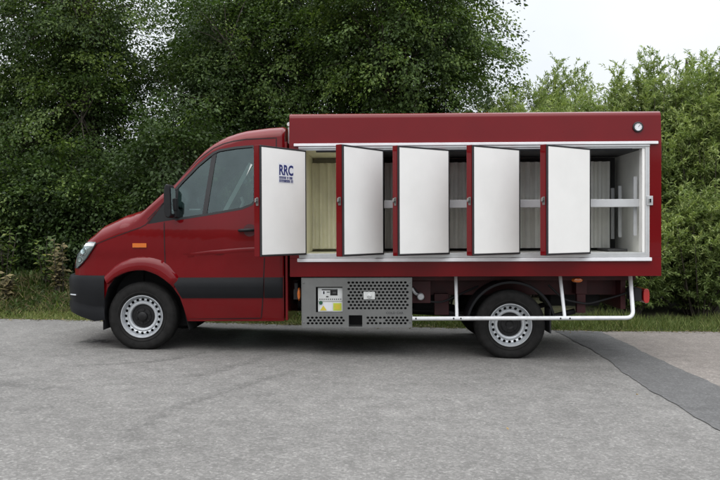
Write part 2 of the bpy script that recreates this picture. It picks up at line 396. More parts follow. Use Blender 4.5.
# wheel arch flare
fo = [(-.36, .74), (-.257, .834), (-.18, .878), (-.09, .913), (.0, .928), (.075, .928), (.16, .913), (.237, .885), (.30, .838), (.381, .746), (.41, .70)]
fi = [(-.32, .66), (-.249, .72), (-.18, .758), (-.10, .785), (-.02, .798), (.056, .798), (.13, .778), (.2, .745), (.26, .705), (.317, .658), (.345, .62)]
def den(p, n=40):
    t = np.linspace(0, 1, len(p)); q = np.linspace(0, 1, n); return list(zip(np.interp(q, t, [a[0] for a in p]), np.interp(q, t, [a[1] for a in p])))
fo, fi = den(fo), den(fi)
flr = MB(); Rr = []
for k, off in ((0, .001), (.12, .018), (.3, .032), (.6, .040), (.9, .042), (1.0, .036), (1.02, -.05)):
    Rr.append([near(a[0]+(b[0]-a[0])*k, a[1]+(b[1]-a[1])*k, off*min(1, (len(fo)-1-i)/6+.25) if off > 0 else off) for i, (a, b) in enumerate(zip(fo, fi))])
m = len(fo); both(flr, [p for r in Rr for p in r], [(i*m+j, i*m+j+1, (i+1)*m+j+1, (i+1)*m+j) for i in range(len(Rr)-1) for j in range(m-1)])
flr.build('wheel_arch', M['red'], cab, smooth=60, pair=True)
lin = MB()
for ya, yb in ((.10, .46),):
    a = [(p[0]*1.0, ya, p[1]) for p in ARCH]; b = [(p[0], yb, p[1]) for p in ARCH]; k = len(ARCH)
    lin.add(a+b, [(i, i+1, k+i+1, k+i) for i in range(k-1)]+[list(range(k, 2*k))])
lin.build('arch_liner', M['dark'], cab, pair=True)
# black side moulding
for ul, ur in ((.335, 1.237), (1.247, 1.43)):
    mo = MB(); rows_ = []
    for k in range(7):
        v = .519+(.722-.519)*k/6
        l = lerp(v, [(.519, .425), (.722, .318)]) if ul < 1 else ul; rows_.append(span(l, ur, v, 14))
    patch(mo, rows_, [.009, .017, .021, .023, .023, .015, .006], 0, .008)
    mo.build('side_moulding', M['grey_plastic'], cab, smooth=25, pair=True)
sl = MB()
patch(sl, [span(.492, 1.436, v, 14) for v in (.287, .296, .305)], .012, 0, .012); sl.build('sill_strip', M['red'], cab, pair=True)
ind = MB(); patch(ind, [span(-.062, .078, v, 8) for v in (1.022, 1.03, 1.054, 1.064)], .010, 0, .011)
ind.build('side_indicator', M['amber'], cab, smooth=60, pair=True)
# door handle in its cup
hd = MB(); c0 = near(1.098, 1.188)
ring = [[near(1.105+.062*k*math.cos(a), 1.188+.062*k*math.sin(a), o) for a in [2*math.pi*i/24 for i in range(24)]] for k, o in ((1.0, .0015), (.85, .001), (.5, .0008), (.02, .0006))]
hd.grid(ring, 0, wrap=True)
path = [near(1.0, 1.186, .006), near(1.02, 1.187, .028), near(1.09, 1.19, .034), near(1.145, 1.191, .03), near(1.165, 1.191, .006)]
hd.tube(path, [.014, .016, .017, .016, .012], 10, 1)
hd.build('door_handle', [M['chassis_red'], M['black']], cab, smooth=60, pair=True)
# roof marker
rm = MB(); rm.box(.655, .73, YC-.10, YC+.10, 2.07, 2.118); rm.build('roof_marker', M['chassis_red'], cab, bevel=.01)

# bumper
bp = MB(); pth = []
side_u = [-.352, -.40, -.46, -.53, -.60, -.66, -.705, -.74, -.775, -.80, -.82]
for u in side_u: pth.append((u, YC-lerp(u, BP)))
pth += [(-.846, YC-.45), (-.862, YC-.25), (-.868, YC)]
pth = pth+[(p[0], 2*YC-p[1]) for p in pth[-2::-1]]
def bvb(u): return lerp(u, [(-.80, .40), (-.74, .37), (-.6, .325), (-.457, .285), (-.35, .30)])
rows_ = []
for k, off in ((0, -.02), (.0, .012), (.22, .020), (.30, .008), (.34, .012), (.62, .018), (.88, .022), (1.0, .006), (1.0, -.03)):
    row = []
    for i, (u, y) in enumerate(pth):
        a = Vector(pth[max(i-1, 0)]); b = Vector(pth[min(i+1, len(pth)-1)]); t = (b-a).normalized(); q = Vector((t.y, -t.x))
        q = -q if q.x > 0.0 or (abs(q.x) < .3 and q.y*(y-YC) < 0) else q
        v = bvb(u)+(.742-bvb(u))*k
        row.append((u+q.x*off, y+q.y*off, v))
    rows_.append(row)
bp.grid(rows_)
bump_o = bp.build('front_bumper', M['grey_plastic'], truck, smooth=40)
bt = MB(); bt.tube([(-.765, YC-.80, .545), (-.72, YC-.865, .545), (-.66, YC-.912, .545)], .009, 8)
bt.build('bumper_trim', M['chrome'], bump_o, pair=True)
# grille
gr = MB()
gr.box(-.865, -.835, YC-.34, YC+.34, .76, .80, 0)
for k in range(4): gr.box(-.806+.026*k, -.77+.026*k, YC-.42-.04*k, YC+.42+.04*k, .81+.045*k, .84+.045*k, 1)
gr.build('grille', [M['black'], M['black']], truck, bevel=.004)
# headlights
for side in (0, 1):
    hl = MB(); rows_ = []
    for k in range(11):
        v = .812+(1.078-.812)*k/10
        l = lerp(v, [(.812, -.700), (.944, -.684), (1.03, -.645), (1.06, -.618), (1.078, -.58)]); r_ = lerp(v, [(.812, -.668), (.86, -.605), (.913, -.548), (1.025, -.462), (1.06, -.436), (1.078, -.445)])
        rows_.append(span(l, r_, v, 10))
    R_ = [[near(u, v, .006+.012*math.sin(math.pi*min(1, max(0, k/10)))*math.sin(math.pi*j/10)) for j, (u, v) in enumerate(r)] for k, r in enumerate(rows_)]
    if side: R_ = [[far(p) for p in r] for r in R_]
    hl.grid(R_)
    ho = hl.build('headlight', M['lampcover'], truck, smooth=60)
    hs = MB(); H_ = [[near(u, v, .004) for u, v in r] for r in rows_]
    hs.grid([[far(p) for p in r] for r in H_] if side else H_); hs.build('lamp_housing', M['lampglass'], ho, smooth=60)
    for (uc, vc, rr_) in ((-.585, .985, .040), (-.628, .895, .034)):
        rf = MB(); R_ = []
        for q, o_ in ((1.0, .010), (.9, .012), (.75, .009), (.45, .0065), (.05, .0055)):
            R_.append([near(uc+rr_*q*math.cos(2*math.pi*a/20), vc+rr_*q*math.sin(2*math.pi*a/20), o_) for a in range(20)])
        rf.grid([[far(p) for p in r] for r in R_] if side else R_, wrap=True); rf.build('reflector', M['chrome'], ho, smooth=60)
    rf = MB()
    R_ = [[near(u, v, .011) for u, v in span(lerp(v, [(1.02, -.615), (1.066, -.57)]), lerp(v, [(1.02, -.475), (1.066, -.45)]), v, 8)] for v in (1.035, 1.045, 1.056, 1.066)]
    rf.grid([[far(p) for p in r] for r in R_] if side else R_); rf.build('turn_lamp', M['panelwhite'], ho, smooth=60)
    rb = MB(); R_ = [near(u, v, .012) for u, v in [(-.700, .812), (-.684, .944), (-.645, 1.03), (-.60, 1.068)]]
    R2_ = [near(u, v, .016) for u, v in [(-.668, .812), (-.605, .86), (-.548, .913), (-.462, 1.025), (-.436, 1.06)]]
    for q in (R_, R2_): rb.tube([far(p) if side else p for p in q], .006, 6)
    rb.build('lamp_bezel', M['rubber'], ho)
# mirrors
for side in (0, 1):
    mm = MB(); prof = [(.288, 1.37), (.285, 1.55), (.292, 1.60), (.305, 1.632), (.335, 1.636), (.352, 1.61), (.362, 1.55), (.372, 1.36), (.365, 1.325), (.34, 1.308), (.305, 1.318)]
    prof = [(.318+(a-.288)*.84, c_) for a, c_ in prof]; mm.prism(prof, -.16, .04)
    if side: mm.v = [far(p) for p in mm.v]
    mo_ = mm.build('wing_mirror', M['black'], truck, bevel=.016, seg=3)
    ar = MB(); ar.box(.36, .405, -.02, .12, 1.315, 1.40); ar.box(.362, .41, -.03, .05, 1.38, 1.505)
    if side: ar.v = [far(p) for p in ar.v]
    ar.build('mirror_arm', M['black'], mo_, bevel=.012)
    mg = MB(); mg.add([(.3915, -.145, 1.35), (.3915, .02, 1.35), (.384, .02, 1.60), (.384, -.145, 1.60)], [(0, 1, 2, 3)])
    if side: mg.v = [far(p) for p in mg.v]
    mg.build('mirror_glass', M['chrome'], mo_)
# interior
for ys in (.50, 1.05, 1.60):
    st = MB(); st.box(.72, 1.18, ys-.24, ys+.24, .85, 1.02); st.prism([(1.14, 1.0), (1.30, 1.0), (1.39, 1.62), (1.30, 1.64)], ys-.23, ys+.23)
    so_ = st.build('seat', M['seat'], truck, bevel=.05, seg=3)
    hr = MB(); hr.box(1.30, 1.39, ys-.13, ys+.13, 1.68, 1.86); hr.build('headrest', M['seat'], so_, bevel=.03, seg=3)
da = MB(); da.prism([(.05, .9), (.05, 1.34), (.22, 1.42), (.42, 1.40), (.50, 1.28), (.50, .9)], .14, 2.02); da.build('dashboard', M['inner'], truck, bevel=.03)
sw = MB(); c = Vector((.60, .52, 1.36)); ax = Vector((.86, 0, .5)).normalized(); e1 = Vector((0, 1, 0)); e2 = ax.cross(e1)
ringp = [c+(e1*math.cos(2*math.pi*i/28)+e2*math.sin(2*math.pi*i/28))*.19 for i in range(29)]
sw.tube(ringp, .014, 8); sw.tube([c, c-ax*.2], .03, 8)
for a in (0, 2.1, 4.2): sw.tube([c, c+(e1*math.cos(a)+e2*math.sin(a))*.19], .014, 6)
sw.build('steering_wheel', M['black'], truck)
sbt = MB(); sbt.add([(.80, .20, 1.36), (.84, .16, 1.33), (1.12, .17, 1.84), (1.08, .21, 1.87)], [(0, 1, 2, 3)])
sbt.tube([(.99, .2, 1.40), (1.02, .2, 1.47), (1.0, .2, 1.52)], .016, 6, 0)
sbt.build('seat_belt', M['belt'], truck)
dh = MB(); dh.box(.44, .56, .35, .62, 1.395, 1.41); dh.build('dash_paper', M['paper'], truck, bevel=.003)

# wheels (upright in the world, not raked)
def wheel(x, z, front, y0, sgn):
    RW = .325; wd = .215
    def Y(y): return y0+sgn*y
    mb = MB()
    RW = .346
    prof = [(.205, .028), (.222, .012), (.236, .006), (.239, .002), (.246, .002), (.249, .005), (.27, .0), (.30, .0), (.318, .006), (.334, .020), (.3435, .038)]
    for k in range(6):
        y = .048+k*.022; prof += [(RW, y), (RW, y+.013), (RW-.009, y+.0135), (RW-.009, y+.0215)]
    prof += [(.3435, wd-.038), (.33, wd-.015), (.285, wd), (.205, wd-.02)]
    mb.lathe([(r, sgn*y) for r, y in prof], (x, y0, z), 72)
    for k in range(0, 56):          # shoulder blocks
        a = 2*math.pi*k/56; ca, sa = math.cos(a), math.sin(a); t = .006
        vs = []
        for rr, y in ((.3235, .0135), (.3455, .046)):
            for s in (-1, 1): vs.append((x+rr*ca-s*t*sa, Y(y-.006), z+rr*sa+s*t*ca))
        mb.add(vs, [(0, 1, 3, 2)])
    mb.v = [(p[0], p[1], max(p[2], .0015)) for p in mb.v]
    root = mb.build('wheel', M['tyre'], truck, ID, smooth=30)
    rim = MB()
    def ringl(p): rim.lathe([(r, sgn*y) for r, y in p], (x, y0, z), 64)
    ringl([(.205, .03), (.214, .012), (.212, .006), (.206, .006), (.200, .014), (.196, .034), (.190, .042), (.1885, .050)])
    d1 = .048 if front else .060
    # vented annulus with real slots
    nh = 20; r0, r1 = .150, .1885
    def disc_y(r): return .050+(d1-.050)*(.1885-r)/(.1885-.150)-.012*math.sin(math.pi*(r-.15)/.0385)
    for k in range(nh):
        a0 = 2*math.pi*k/nh; da_ = 2*math.pi/nh; n = 12
        outer = [(-1, -1), (-.33, -1), (.33, -1), (1, -1), (1, -.33), (1, .33), (1, 1), (.33, 1), (-.33, 1), (-1, 1), (-1, .33), (-1, -.33)]
        ov = [(o[0]*.5, o[1]*.5) for o in outer]
        iv = [(.30*math.cos(math.atan2(o[1], o[0])), .36*math.sin(math.atan2(o[1], o[0]))) for o in outer]
        def P(q, dy=0):
            rr = (r0+r1)/2+q[1]*(r1-r0); a = a0+q[0]*da_; return (x+rr*math.cos(a), Y(disc_y(rr)+dy), z+rr*math.sin(a))
        vs = [P(q) for q in ov]+[P(q) for q in iv]+[P(q, .012) for q in iv]
        rim.add(vs, [(i, (i+1) % n, n+(i+1) % n, n+i) for i in range(n)]+[(n+i, n+(i+1) % n, 2*n+(i+1) % n, 2*n+i) for i in range(n)])
    ringl([(.150, d1), (.146, d1-.008), (.136, d1-.010), (.124, d1-.004), (.119, d1+.01), (.117, d1+.03)])
    rim.build('rim', M['silver'], root, ID, smooth=40)
    hb = MB()
    dd = d1+.022
    hb.lathe([(.21, sgn*.10), (.118, sgn*dd), (.085, sgn*(dd-.002)), (.080, sgn*(dd-.01)), (.048, sgn*(dd-.012)), (.044, sgn*(dd-(.04 if front else .012))), (.03, sgn*(dd-(.048 if front else .0))), (.001, sgn*(dd-(.048 if front else .0)))], (x, y0, z), 48)
    for k in range(6):
        a = 2*math.pi*k/6+.4; hb.tube([(x+.066*math.cos(a), Y(dd), z+.066*math.sin(a)), (x+.066*math.cos(a), Y(dd-.022), z+.066*math.sin(a))], .011, 6)
    hb.build('hub', M['hub'], root, ID, smooth=30)
    return root
wheel(0.0, .330, True, .125, 1); wheel(3.665, .330, False, .125, 1)
wheel(0.0, .330, True, 2.16-.125, -1); wheel(3.665, .330, False, 2.16-.125, -1)

# ---- box body
U0, U1 = 1.509, 5.098
bx = MB()
roofp = [(0, 2.0), (0, 2.034), (.015, 2.270), (.019, 2.290), (.029, 2.309), (.050, 2.321), (.075, 2.327), (2.115, 2.327), (2.15, 2.31), (2.16, 2.285), (2.16, 2.0)]
bx.prism(roofp, U0, U1, 'x')
bx.box(U0, U1, 0, 2.16, .731, .912)
bx.box(4.985, U1, 0, 2.16, .912, 2.0)
bx.box(U0, 1.60, 0, 2.16, .912, 2.0)
bx.box(1.60, 4.985, 1.10, 2.16, .912, 2.0)
box_o = bx.build('cargo_box', M['boxred'], truck, bevel=.0025)
# inner lining (panels standing clear of the shell)
CI = [(1.66, 2.36, 'y'), (2.42, 4.947, 'g')]
for a, b, kind in CI:
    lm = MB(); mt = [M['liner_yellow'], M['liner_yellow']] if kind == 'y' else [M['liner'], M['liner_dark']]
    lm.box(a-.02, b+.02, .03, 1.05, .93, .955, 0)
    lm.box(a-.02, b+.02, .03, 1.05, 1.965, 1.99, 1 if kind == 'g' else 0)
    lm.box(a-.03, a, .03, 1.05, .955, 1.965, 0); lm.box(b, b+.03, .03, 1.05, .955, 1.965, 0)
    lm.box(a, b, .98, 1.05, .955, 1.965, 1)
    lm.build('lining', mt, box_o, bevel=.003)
    pl = MB(); n = int((b-a)/.012); x0_, x1_ = (a+.02, b-.105) if kind == 'g' else (a+.002, b-.002)
    z0, z1 = (.985, 1.905)
    pts = []
    for i in range(n+1):
        t = i/n; u = x0_+(x1_-x0_)*t; ph = (u/.085) % 1
        yv = .79+.036*(1 if ph < .36 else (1-(ph-.36)/.14 if ph < .5 else (0 if ph < .86 else (ph-.86)/.14)))
        pts.append((u, yv))
    pl.grid([[(u, y, z) for u, y in pts] for z in (z0, (z0+z1)/2, z1)])
    pl.build('eutectic_plate', M['liner_yellow'] if kind == 'y' else M['liner'], box_o, smooth=20)
for a_, b_ in ((1.62, 1.655), (2.365, 2.405), (3.010, 3.047), (3.687, 3.724), (4.360, 4.397)):
    pill = MB(); pill.box(a_, b_, .022, .075, .985, 1.965); pill.build('door_post', M['alu'], box_o, bevel=.003)
sh = MB(); sh.box(2.43, 4.925, .12, .74, 1.415, 1.465); sh.box(2.43, 4.925, .10, .118, 1.40, 1.478)
sh.build('shelf', M['shelf'], box_o, bevel=.006)
for (u, y, za, zb) in ((4.857, .775, 1.08, 1.62), (4.857, .52, 1.10, 1.63), (4.90, .17, 1.12, 1.70), (3.45, .60, 1.10, 1.62), (4.12, .6, 1.1, 1.62)):
    po = MB(); po.box(u-.016, u+.016, y-.012, y+.012, za, zb); po.build('shelf_bracket', M['shelf'], box_o, bevel=.003)
fl = MB(); fl.box(4.70, 4.90, .4, .8, .957, .985); fl.build('floor_grate', M['liner_dark'], box_o, bevel=.004)
ra = MB(); ra.box(1.555, 5.062, -.024, -.001, 2.001, 2.028); ra.build('top_rail', M['whiterail'], box_o, bevel=.005)
gu = MB(); gu.box(1.60, 4.985, -.012, .02, 1.978, 1.999); gu.box(1.60, 4.985, .002, .05, 1.962, 1.977)
gu.build('door_gutter', M['alu'], box_o, bevel=.003)
for a in (1.72, 2.33, 3.02, 3.69, 4.36):
    lt = MB(); lt.box(a+.05, a+.46, -.006, .03, 1.944, 1.961); lt.build('light_strip', M['grey_plastic'], box_o, bevel=.003)
lr = MB(); lr.box(1.585, 5.0, -.028, -.001, .877, .911); lr.build('bottom_rail', M['whiterail'], box_o, bevel=.005)
si = MB(); si.box(1.60, 4.985, -.004, .06, .9125, .958); si.build('door_sill', M['alu'], box_o, bevel=.004)
jb = MB(); jb.box(4.916, 4.943, .004, .10, .959, 1.961, 0); jb.box(4.9445, 4.984, -.004, .03, .959, 1.977, 1)
jb.build('door_jamb', [M['doorwhite'], M['alu']], box_o, bevel=.003)
lc = MB(); lc.box(4.955, 5.012, -.020, -.005, 1.412, 1.503, 0); lc.box(4.968, 4.995, -.032, -.021, 1.435, 1.48, 1)
lc.build('latch_plate', [M['alu'], M['hub']], box_o, bevel=.004)
ga = MB(); ga.lathe([(.050, -.001), (.050, -.016), (.044, -.022), (.036, -.022)], (4.874, 0, 2.166), 28, 0); ga.lathe([(.037, -.019), (.001, -.019)], (4.874, 0, 2.166), 28, 1)
ga.add([(4.872, -.021, 2.166), (4.877, -.021, 2.166), (4.892, -.021, 2.186), (4.889, -.021, 2.189)], [(0, 1, 2, 3)], 2)
for k in range(9):
    a = R(-40+k*32.5); ga.add([(4.874+r*math.cos(a+w), -.0205, 2.166+r*math.sin(a+w)) for r, w in ((.026, -.05), (.033, -.05), (.033, .05), (.026, .05))], [(0, 1, 2, 3)], 2)
ga.v = [(x, y+.0095, z) for x, y, z in ga.v]
ga.build('gauge', [M['rubber'], M['paper'], M['print']], box_o, smooth=30)
bh = MB(); bh.box(1.452, 1.476, .10, 2.06, .295, 2.06); bh.build('bulkhead', M['red'], truck, bevel=.004)
cl = MB(); cl.tube([(1.46, .4, 2.06), (1.462, .4, 2.24)], .010, 8); cl.lathe([(.02, -.02), (.024, 0), (.02, .02)], (1.463, .4, 2.27), 12); cl.lathe([(.001, -.02), (.02, -.02)], (1.463, .4, 2.27), 12)
cl.build('marker_lamp', M['panelwhite'], truck)

# ---- compartment doors
DOORS = [(1.673, 124.5, True), (2.424, 125, False), (3.060, 141.6, False), (3.737, 141, False), (4.411, 141, False)]
def door(uh, th, first):
    th = R(th); LN = .645; TK = .078; z0, z1 = .945, 1.963
    A_ = Vector((math.cos(th), -math.sin(th), 0)); B_ = Vector((-math.sin(th), -math.cos(th), 0))     # along the leaf / towards the outer skin
    O = Vector((uh, -.03, 0))
    D = BX @ Matrix(((A_.x, B_.x, 0, O.x), (A_.y, B_.y, 0, O.y), (0, 0, 1, 0), (0, 0, 0, 1)))
    dm = MB(); dm.box(-.004, LN, .012, TK, z0, z1); dr = dm.build('compartment_door', M['boxred'], truck, D, bevel=.006)
    se = MB()
    for a0, a1, b0, b1 in ((.0, LN-.004, z0+.003, z0+.018), (.0, LN-.004, z1-.018, z1-.003), (.0, .012, z0+.018, z1-.018), (LN-.018, LN-.004, z0+.018, z1-.018)):
        se.box(a0, a1, -.006, .0115, b0, b1)
    se.build('door_seal', M['rubber'], dr, D, bevel=.003)
    ip = MB(); ip.box(.0125, LN-.0185, -.004, .0115, z0+.0185, z1-.0185); ip.build('inner_panel', M['doorwhite'], dr, D, bevel=.004)
    la = MB(); la.box(LN+.0005, LN+.008, .018, .046, 1.41, 1.485, 0); la.tube([(LN+.008, .032, 1.475), (LN+.03, .03, 1.47), (LN+.034, .028, 1.44)], .008, 8, 0); la.box(LN+.0105, LN+.020, .022, .042, 1.43, 1.455, 1)
    la.build('door_latch', [M['latch'], M['hub']], dr, D, bevel=.002)
    for z in (1.05, 1.45, 1.86):
        hg = MB(); hg.tube([(-.012, .07, z-.045), (-.012, .07, z+.045)], .012, 10); hg.build('hinge', M['alu'], dr, D)
    if first:
        sk = MB(); a0, a1, s0, s1 = .400, .185, 1.628, 1.816
        sk.box(a1, a0, -.0052, -.0042, s0, s1, 0)
        U = (-1, 0, 0); Nn = (0, -1, 0)
        text_mesh('RRC', a0-.008, -.0052, s0+.072, a0-a1-.016, .100, U, Nn, sk, 1, .001)
        r2 = random.Random(3)
        for zz, hgt in ((s0+.038, .024), (s0+.008, .024)):      # two lines of small print, too fine to read
            a = a0-.008
            while a > a1+.014:
                w = r2.choice((.008, .009, .011)); sk.box(max(a-w, a1+.008), a, -.0066, -.0056, zz, zz+hgt, 1)
                if r2.random() < .6: sk.box(a-w*.68, a-w*.35, -.0074, -.0068, zz+hgt*.2, zz+hgt*.55, 0)
                a -= w+.0028+(.010 if r2.random() < .13 else 0)
        sk.build('sticker', [M['paper'], M['navy']], dr, D, smooth=0)
    return dr
for a in DOORS: door(*a)

# ---- compressor unit with perforated front
cu = MB(); x0, x1, z0, z1 = 1.624, 2.696, .236, .722; yf = .0
cu.box(x0, x1, yf+.02, .42, z0, z0+.006); cu.box(x0, x1, yf+.02, .42, z1-.006, z1); cu.box(x0, x0+.006, yf+.02, .42, z0+.0062, z1-.0062); cu.box(x1-.006, x1, yf+.02, .42, z0+.0062, z1-.0062)
cu.box(x0+.007, x1-.007, .20, .412, z0+.007, z1-.007, 1)
unit = cu.build('compressor_unit', [M['unit'], M['dark']], truck)
fp = MB()
def rect(a, b, c, d_): fp.add([(a, yf, c), (b, yf, c), (b, yf, d_), (a, yf, d_)], [(0, 1, 2, 3)]); 
def holes(a, b, c, d_, nx, nz, skip=()):
    cw = (b-a)/(nx+.5); ch = (d_-c)/nz; n = 12
    for j in range(nz):
        off = 0 if (nz-1-j) % 2 == 0 else cw/2
        if off: rect(a, a+off, c+j*ch, c+(j+1)*ch)
        else: rect(b-cw/2, b, c+j*ch, c+(j+1)*ch)
        for i in range(nx):
            xx = a+off+i*cw; zz = c+j*ch
            if (j, i) in skip: rect(xx, xx+cw, zz, zz+ch); continue
            outer = [(0, 0), (.33, 0), (.67, 0), (1, 0), (1, .33), (1, .67), (1, 1), (.67, 1), (.33, 1), (0, 1), (0, .67), (0, .33)]
            ov = [(xx+p*cw, zz+q*ch) for p, q in outer]
            iv = [(xx+cw/2+.0142*math.cos(math.atan2(q-.5, p-.5)), zz+ch/2+.0112*math.sin(math.atan2(q-.5, p-.5))) for p, q in outer]
            vs = [(p, yf, q) for p, q in ov]+[(p, yf, q) for p, q in iv]+[(p, yf+.004, q) for p, q in iv]
            fp.add(vs, [(k, (k+1) % n, n+(k+1) % n, n+k) for k in range(n)]+[(n+k, n+(k+1) % n, 2*n+(k+1) % n, 2*n+k) for k in range(n)])
G = (2.064, 2.672, .408, .690); wx0, wx1, wz0, wz1 = 1.762, 2.022, .386, .633
lz0, lz1 = .264, .346; sx0, sx1, sz0, sz1 = 2.082, 2.214, .245, .356
lx = (1.665, 2.050, 2.248, 2.672)
holes(*G, 15, 9); holes(lx[0], lx[1], lz0, lz1, 9, 3); holes(lx[2], lx[3], lz0, lz1, 10, 3, skip=((1, 2), (1, 3)))
# plain sheet around the perforated fields, as butted strips
rect(x0, x1, .690, z1); rect(x0, wx0, wz0, .690); rect(wx1, G[0], wz0, .690); rect(G[1], x1, wz0, .690); rect(wx0, wx1, wz1, .690)
rect(G[0], G[1], wz0, G[2])
rect(x0, sx0, sz1, wz0); rect(sx0, sx1, sz1, wz0); rect(sx1, x1, sz1, wz0)
rect(G[0], G[1], wz0, wz0) if False else None
rect(x0, lx[0], lz0, lz1); rect(lx[1], sx0, lz0, lz1); rect(sx1, lx[2], lz0, lz1); rect(lx[3], x1, lz0, lz1)
rect(x0, sx0, lz1, sz1); rect(sx1, x1, lz1, sz1)
rect(x0, sx0, sz0, lz0); rect(sx1, x1, sz0, lz0); rect(x0, x1, z0, sz0)
fpo = fp.build('front_plate', M['unit'], unit, smooth=20)
lp = MB()
for zz in (z0, z1-.004): lp.box(x0-.003, x1+.003, -.003, .02, zz, zz+.004)
for xx in (x0-.003, x1-.001): lp.box(xx, xx+.004, -.003, .02, z0+.0045, z1-.0045)
for xx in (x0+.018, x1-.018):
    for zz in (z0+.05, z1-.05): lp.lathe([(.001, -.006), (.006, -.005), (.009, .0)], (xx, -.0005, zz), 10)
lp.build('edge_flange', M['alu'] if False else M['unit'], unit)
cv = MB()
for (a, b, c, d_) in ((wx0, wx1, wz0, wz1), (sx0, sx1, sz0, sz1)):
    cv.add([(a, yf, c), (b, yf, c), (b, yf, d_), (a, yf, d_), (a, .05, c), (b, .05, c), (b, .05, d_), (a, .05, d_)], [(0, 1, 5, 4), (1, 2, 6, 5), (2, 3, 7, 6), (3, 0, 4, 7)])
cv.build('recess', M['dark'], unit, smooth=0)
cp = MB(); a, b, c, d_ = wx0+.018, wx1-.002, wz0+.002, wz1-.012
cp.box(a, b, .03, .05, c, d_, 0)
def lab(x_, X_, z_, Z_, mi, y=.0285): cp.box(a+(b-a)*x_, a+(b-a)*X_, y, y+.001, c+(d_-c)*z_, c+(d_-c)*Z_, mi)
lab(.0, 1, .425, .44, 1); lab(.50, .80, .68, .92, 2); lab(.16, .8, .90, .95, 1, .0265); lab(.17, .30, .72, .88, 3); lab(.21, .27, .74, .86, 2, .027); lab(.36, .48, .80, .84, 1); lab(.60, .74, .76, .84, 1, .027)
lab(.33, .43, .60, .66, 1)
for k in range(11): lab(.06+.085*k, .10+.085*k, .50, .545, 4)
lab(.62, .96, .04, .36, 5); lab(.70, .90, .10, .30, 6, .027); lab(.08, .58, .03, .38, 3)
cp.add([(a+.02+.03*k_, .0265, c+.012+q) for k_, q in ((0, 0), (2.2, 0), (1.1, .05))], [(0, 1, 2)], 6)
cp.lathe([(.019, .024), (.017, .018), (.001, .018)], (a+.028, 0, c+.088), 16, 7)
cp.build('control_panel', [M['panelwhite'], M['print'], M['dark'], M['paper'], M['hub'], M['lime'], M['amberfoil'], M['green']], unit, smooth=20)
lt = MB(); lt.box(2.227, 2.338, -.008, -.002, .512, .584, 0); lt.lathe([(.001, -.022), (.02, -.02), (.024, -.009)], (2.283, 0, .546), 16, 0); lt.box(2.262, 2.304, -.026, -.021, .541, .551, 1)
lt.build('unit_latch', [M['panelwhite'], M['alu']], unit, bevel=.002)
tx = MB(); text_mesh('COLD CAR', 2.445, -.0012, .366, .170, .024, (1, 0, 0), (0, -1, 0), tx, 0, 0); tx.build('lettering', M['print'], unit, smooth=0)

# ---- running gear, guards and lights
def arc_path(pts, r=.06, n=6):
    P = [Vector(p) for p in pts]; out = [P[0]]
    for i in range(1, len(P)-1):
        a = P[i]+(P[i-1]-P[i]).normalized()*r; b = P[i]+(P[i+1]-P[i]).normalized()*r
        for k in range(n+1):
            t = k/n; out.append(a*(1-t)**2+P[i]*2*t*(1-t)+b*t*t)
    return out+[P[-1]]
ch = MB()
for y0, y1 in ((.62, .70), (1.46, 1.54)): ch.box(1.30, 4.92, y0, y1, .50, .66)
for u in (1.6, 2.4, 3.0, 4.15): ch.box(u, u+.09, .70, 1.46, .53, .62)
ch.box(1.62, 4.95, .30, 1.86, .672, .729)
chass = ch.build('chassis', M['chassis_red'], truck, bevel=.006)
xm = MB(); xm.box(4.843, 4.895, .45, 1.70, .365, .668); xm.build('rear_crossmember', M['chassis_red'], chass, bevel=.006)
br = MB(); br.box(4.402, 4.492, .46, .52, .327, .52); br.box(4.39, 4.50, .44, .62, .521, .67); br.build('guard_bracket', M['chassis_red'], chass, bevel=.005)
bt2 = MB(); bt2.box(2.62, 2.90, .35, .36, .44, .665); bt2.build('hose_bracket', M['chassis_red'], chass, bevel=.004)
bt2 = MB(); bt2.box(2.95, 3.1, .52, .61, .30, .52); bt2.build('tank_bracket', M['chassis_red'], chass, bevel=.004)
ax_ = MB(); ax_.tube([(3.665, .3, .30), (3.665, 1.86, .30)], .06, 12); ax_.lathe([(.001, -.14), (.10, -.12), (.15, 0), (.10, .12), (.001, .14)], (3.665, 1.08, .31), 24)
ax_.build('axle', M['hub'], truck, ID)
ax_ = MB(); ax_.tube([(.0, .3, .28), (0, 1.86, .28)], .05, 10); ax_.build('axle', M['hub'], truck, ID)
ax_ = MB(); ax_.tube([(.9, 1.08, .36), (2.2, 1.08, .38), (3.665, 1.08, .33)], .045, 10); ax_.build('drive_shaft', M['hub'], truck, ID)
ax_ = MB(); ax_.tube([(3.0, .58, .42), (3.3, .58, .34), (3.665, .58, .30), (4.05, .58, .34), (4.4, .58, .44)], .03, 8); ax_.build('leaf_spring', M['hub'], truck, ID, pair=True)
for q in ((2.75, 3.15, 1.0, 1.45, .30, .60), (1.5, 2.6, .9, 1.5, .32, .60), (4.2, 4.75, .85, 1.4, .36, .60)):
    tk = MB(); tk.box(*q); tk.build('underfloor_tank', M['dark'], truck, bevel=.03, seg=3)
for pts in ([(2.72, .34, .60), (2.85, .36, .46), (3.02, .40, .44), (3.2, .45, .52), (3.4, .5, .60)], [(4.1, .40, .62), (4.25, .38, .47), (4.5, .42, .42), (4.8, .44, .50), (4.93, .40, .55)], [(1.52, .45, .62), (1.56, .42, .40), (1.62, .5, .34)]):
    cb = MB(); cb.tube(arc_path(pts, .07), .011, 8); cb.build('hose', M['rubber'], truck, smooth=60)
cpz = MB(); cpz.lathe([(.001, -.05), (.028, -.048), (.036, -.035), (.036, .02), (.02, .03)], (2.795, .30, .512), 20); cpz.tube([(2.795, .31, .512), (2.74, .30, .545), (2.705, .28, .60)], .014, 8)
cpz.build('hose_coupling', M['guard'], truck)
mg = MB(); cxm, czm = 3.674, .235; pr = []
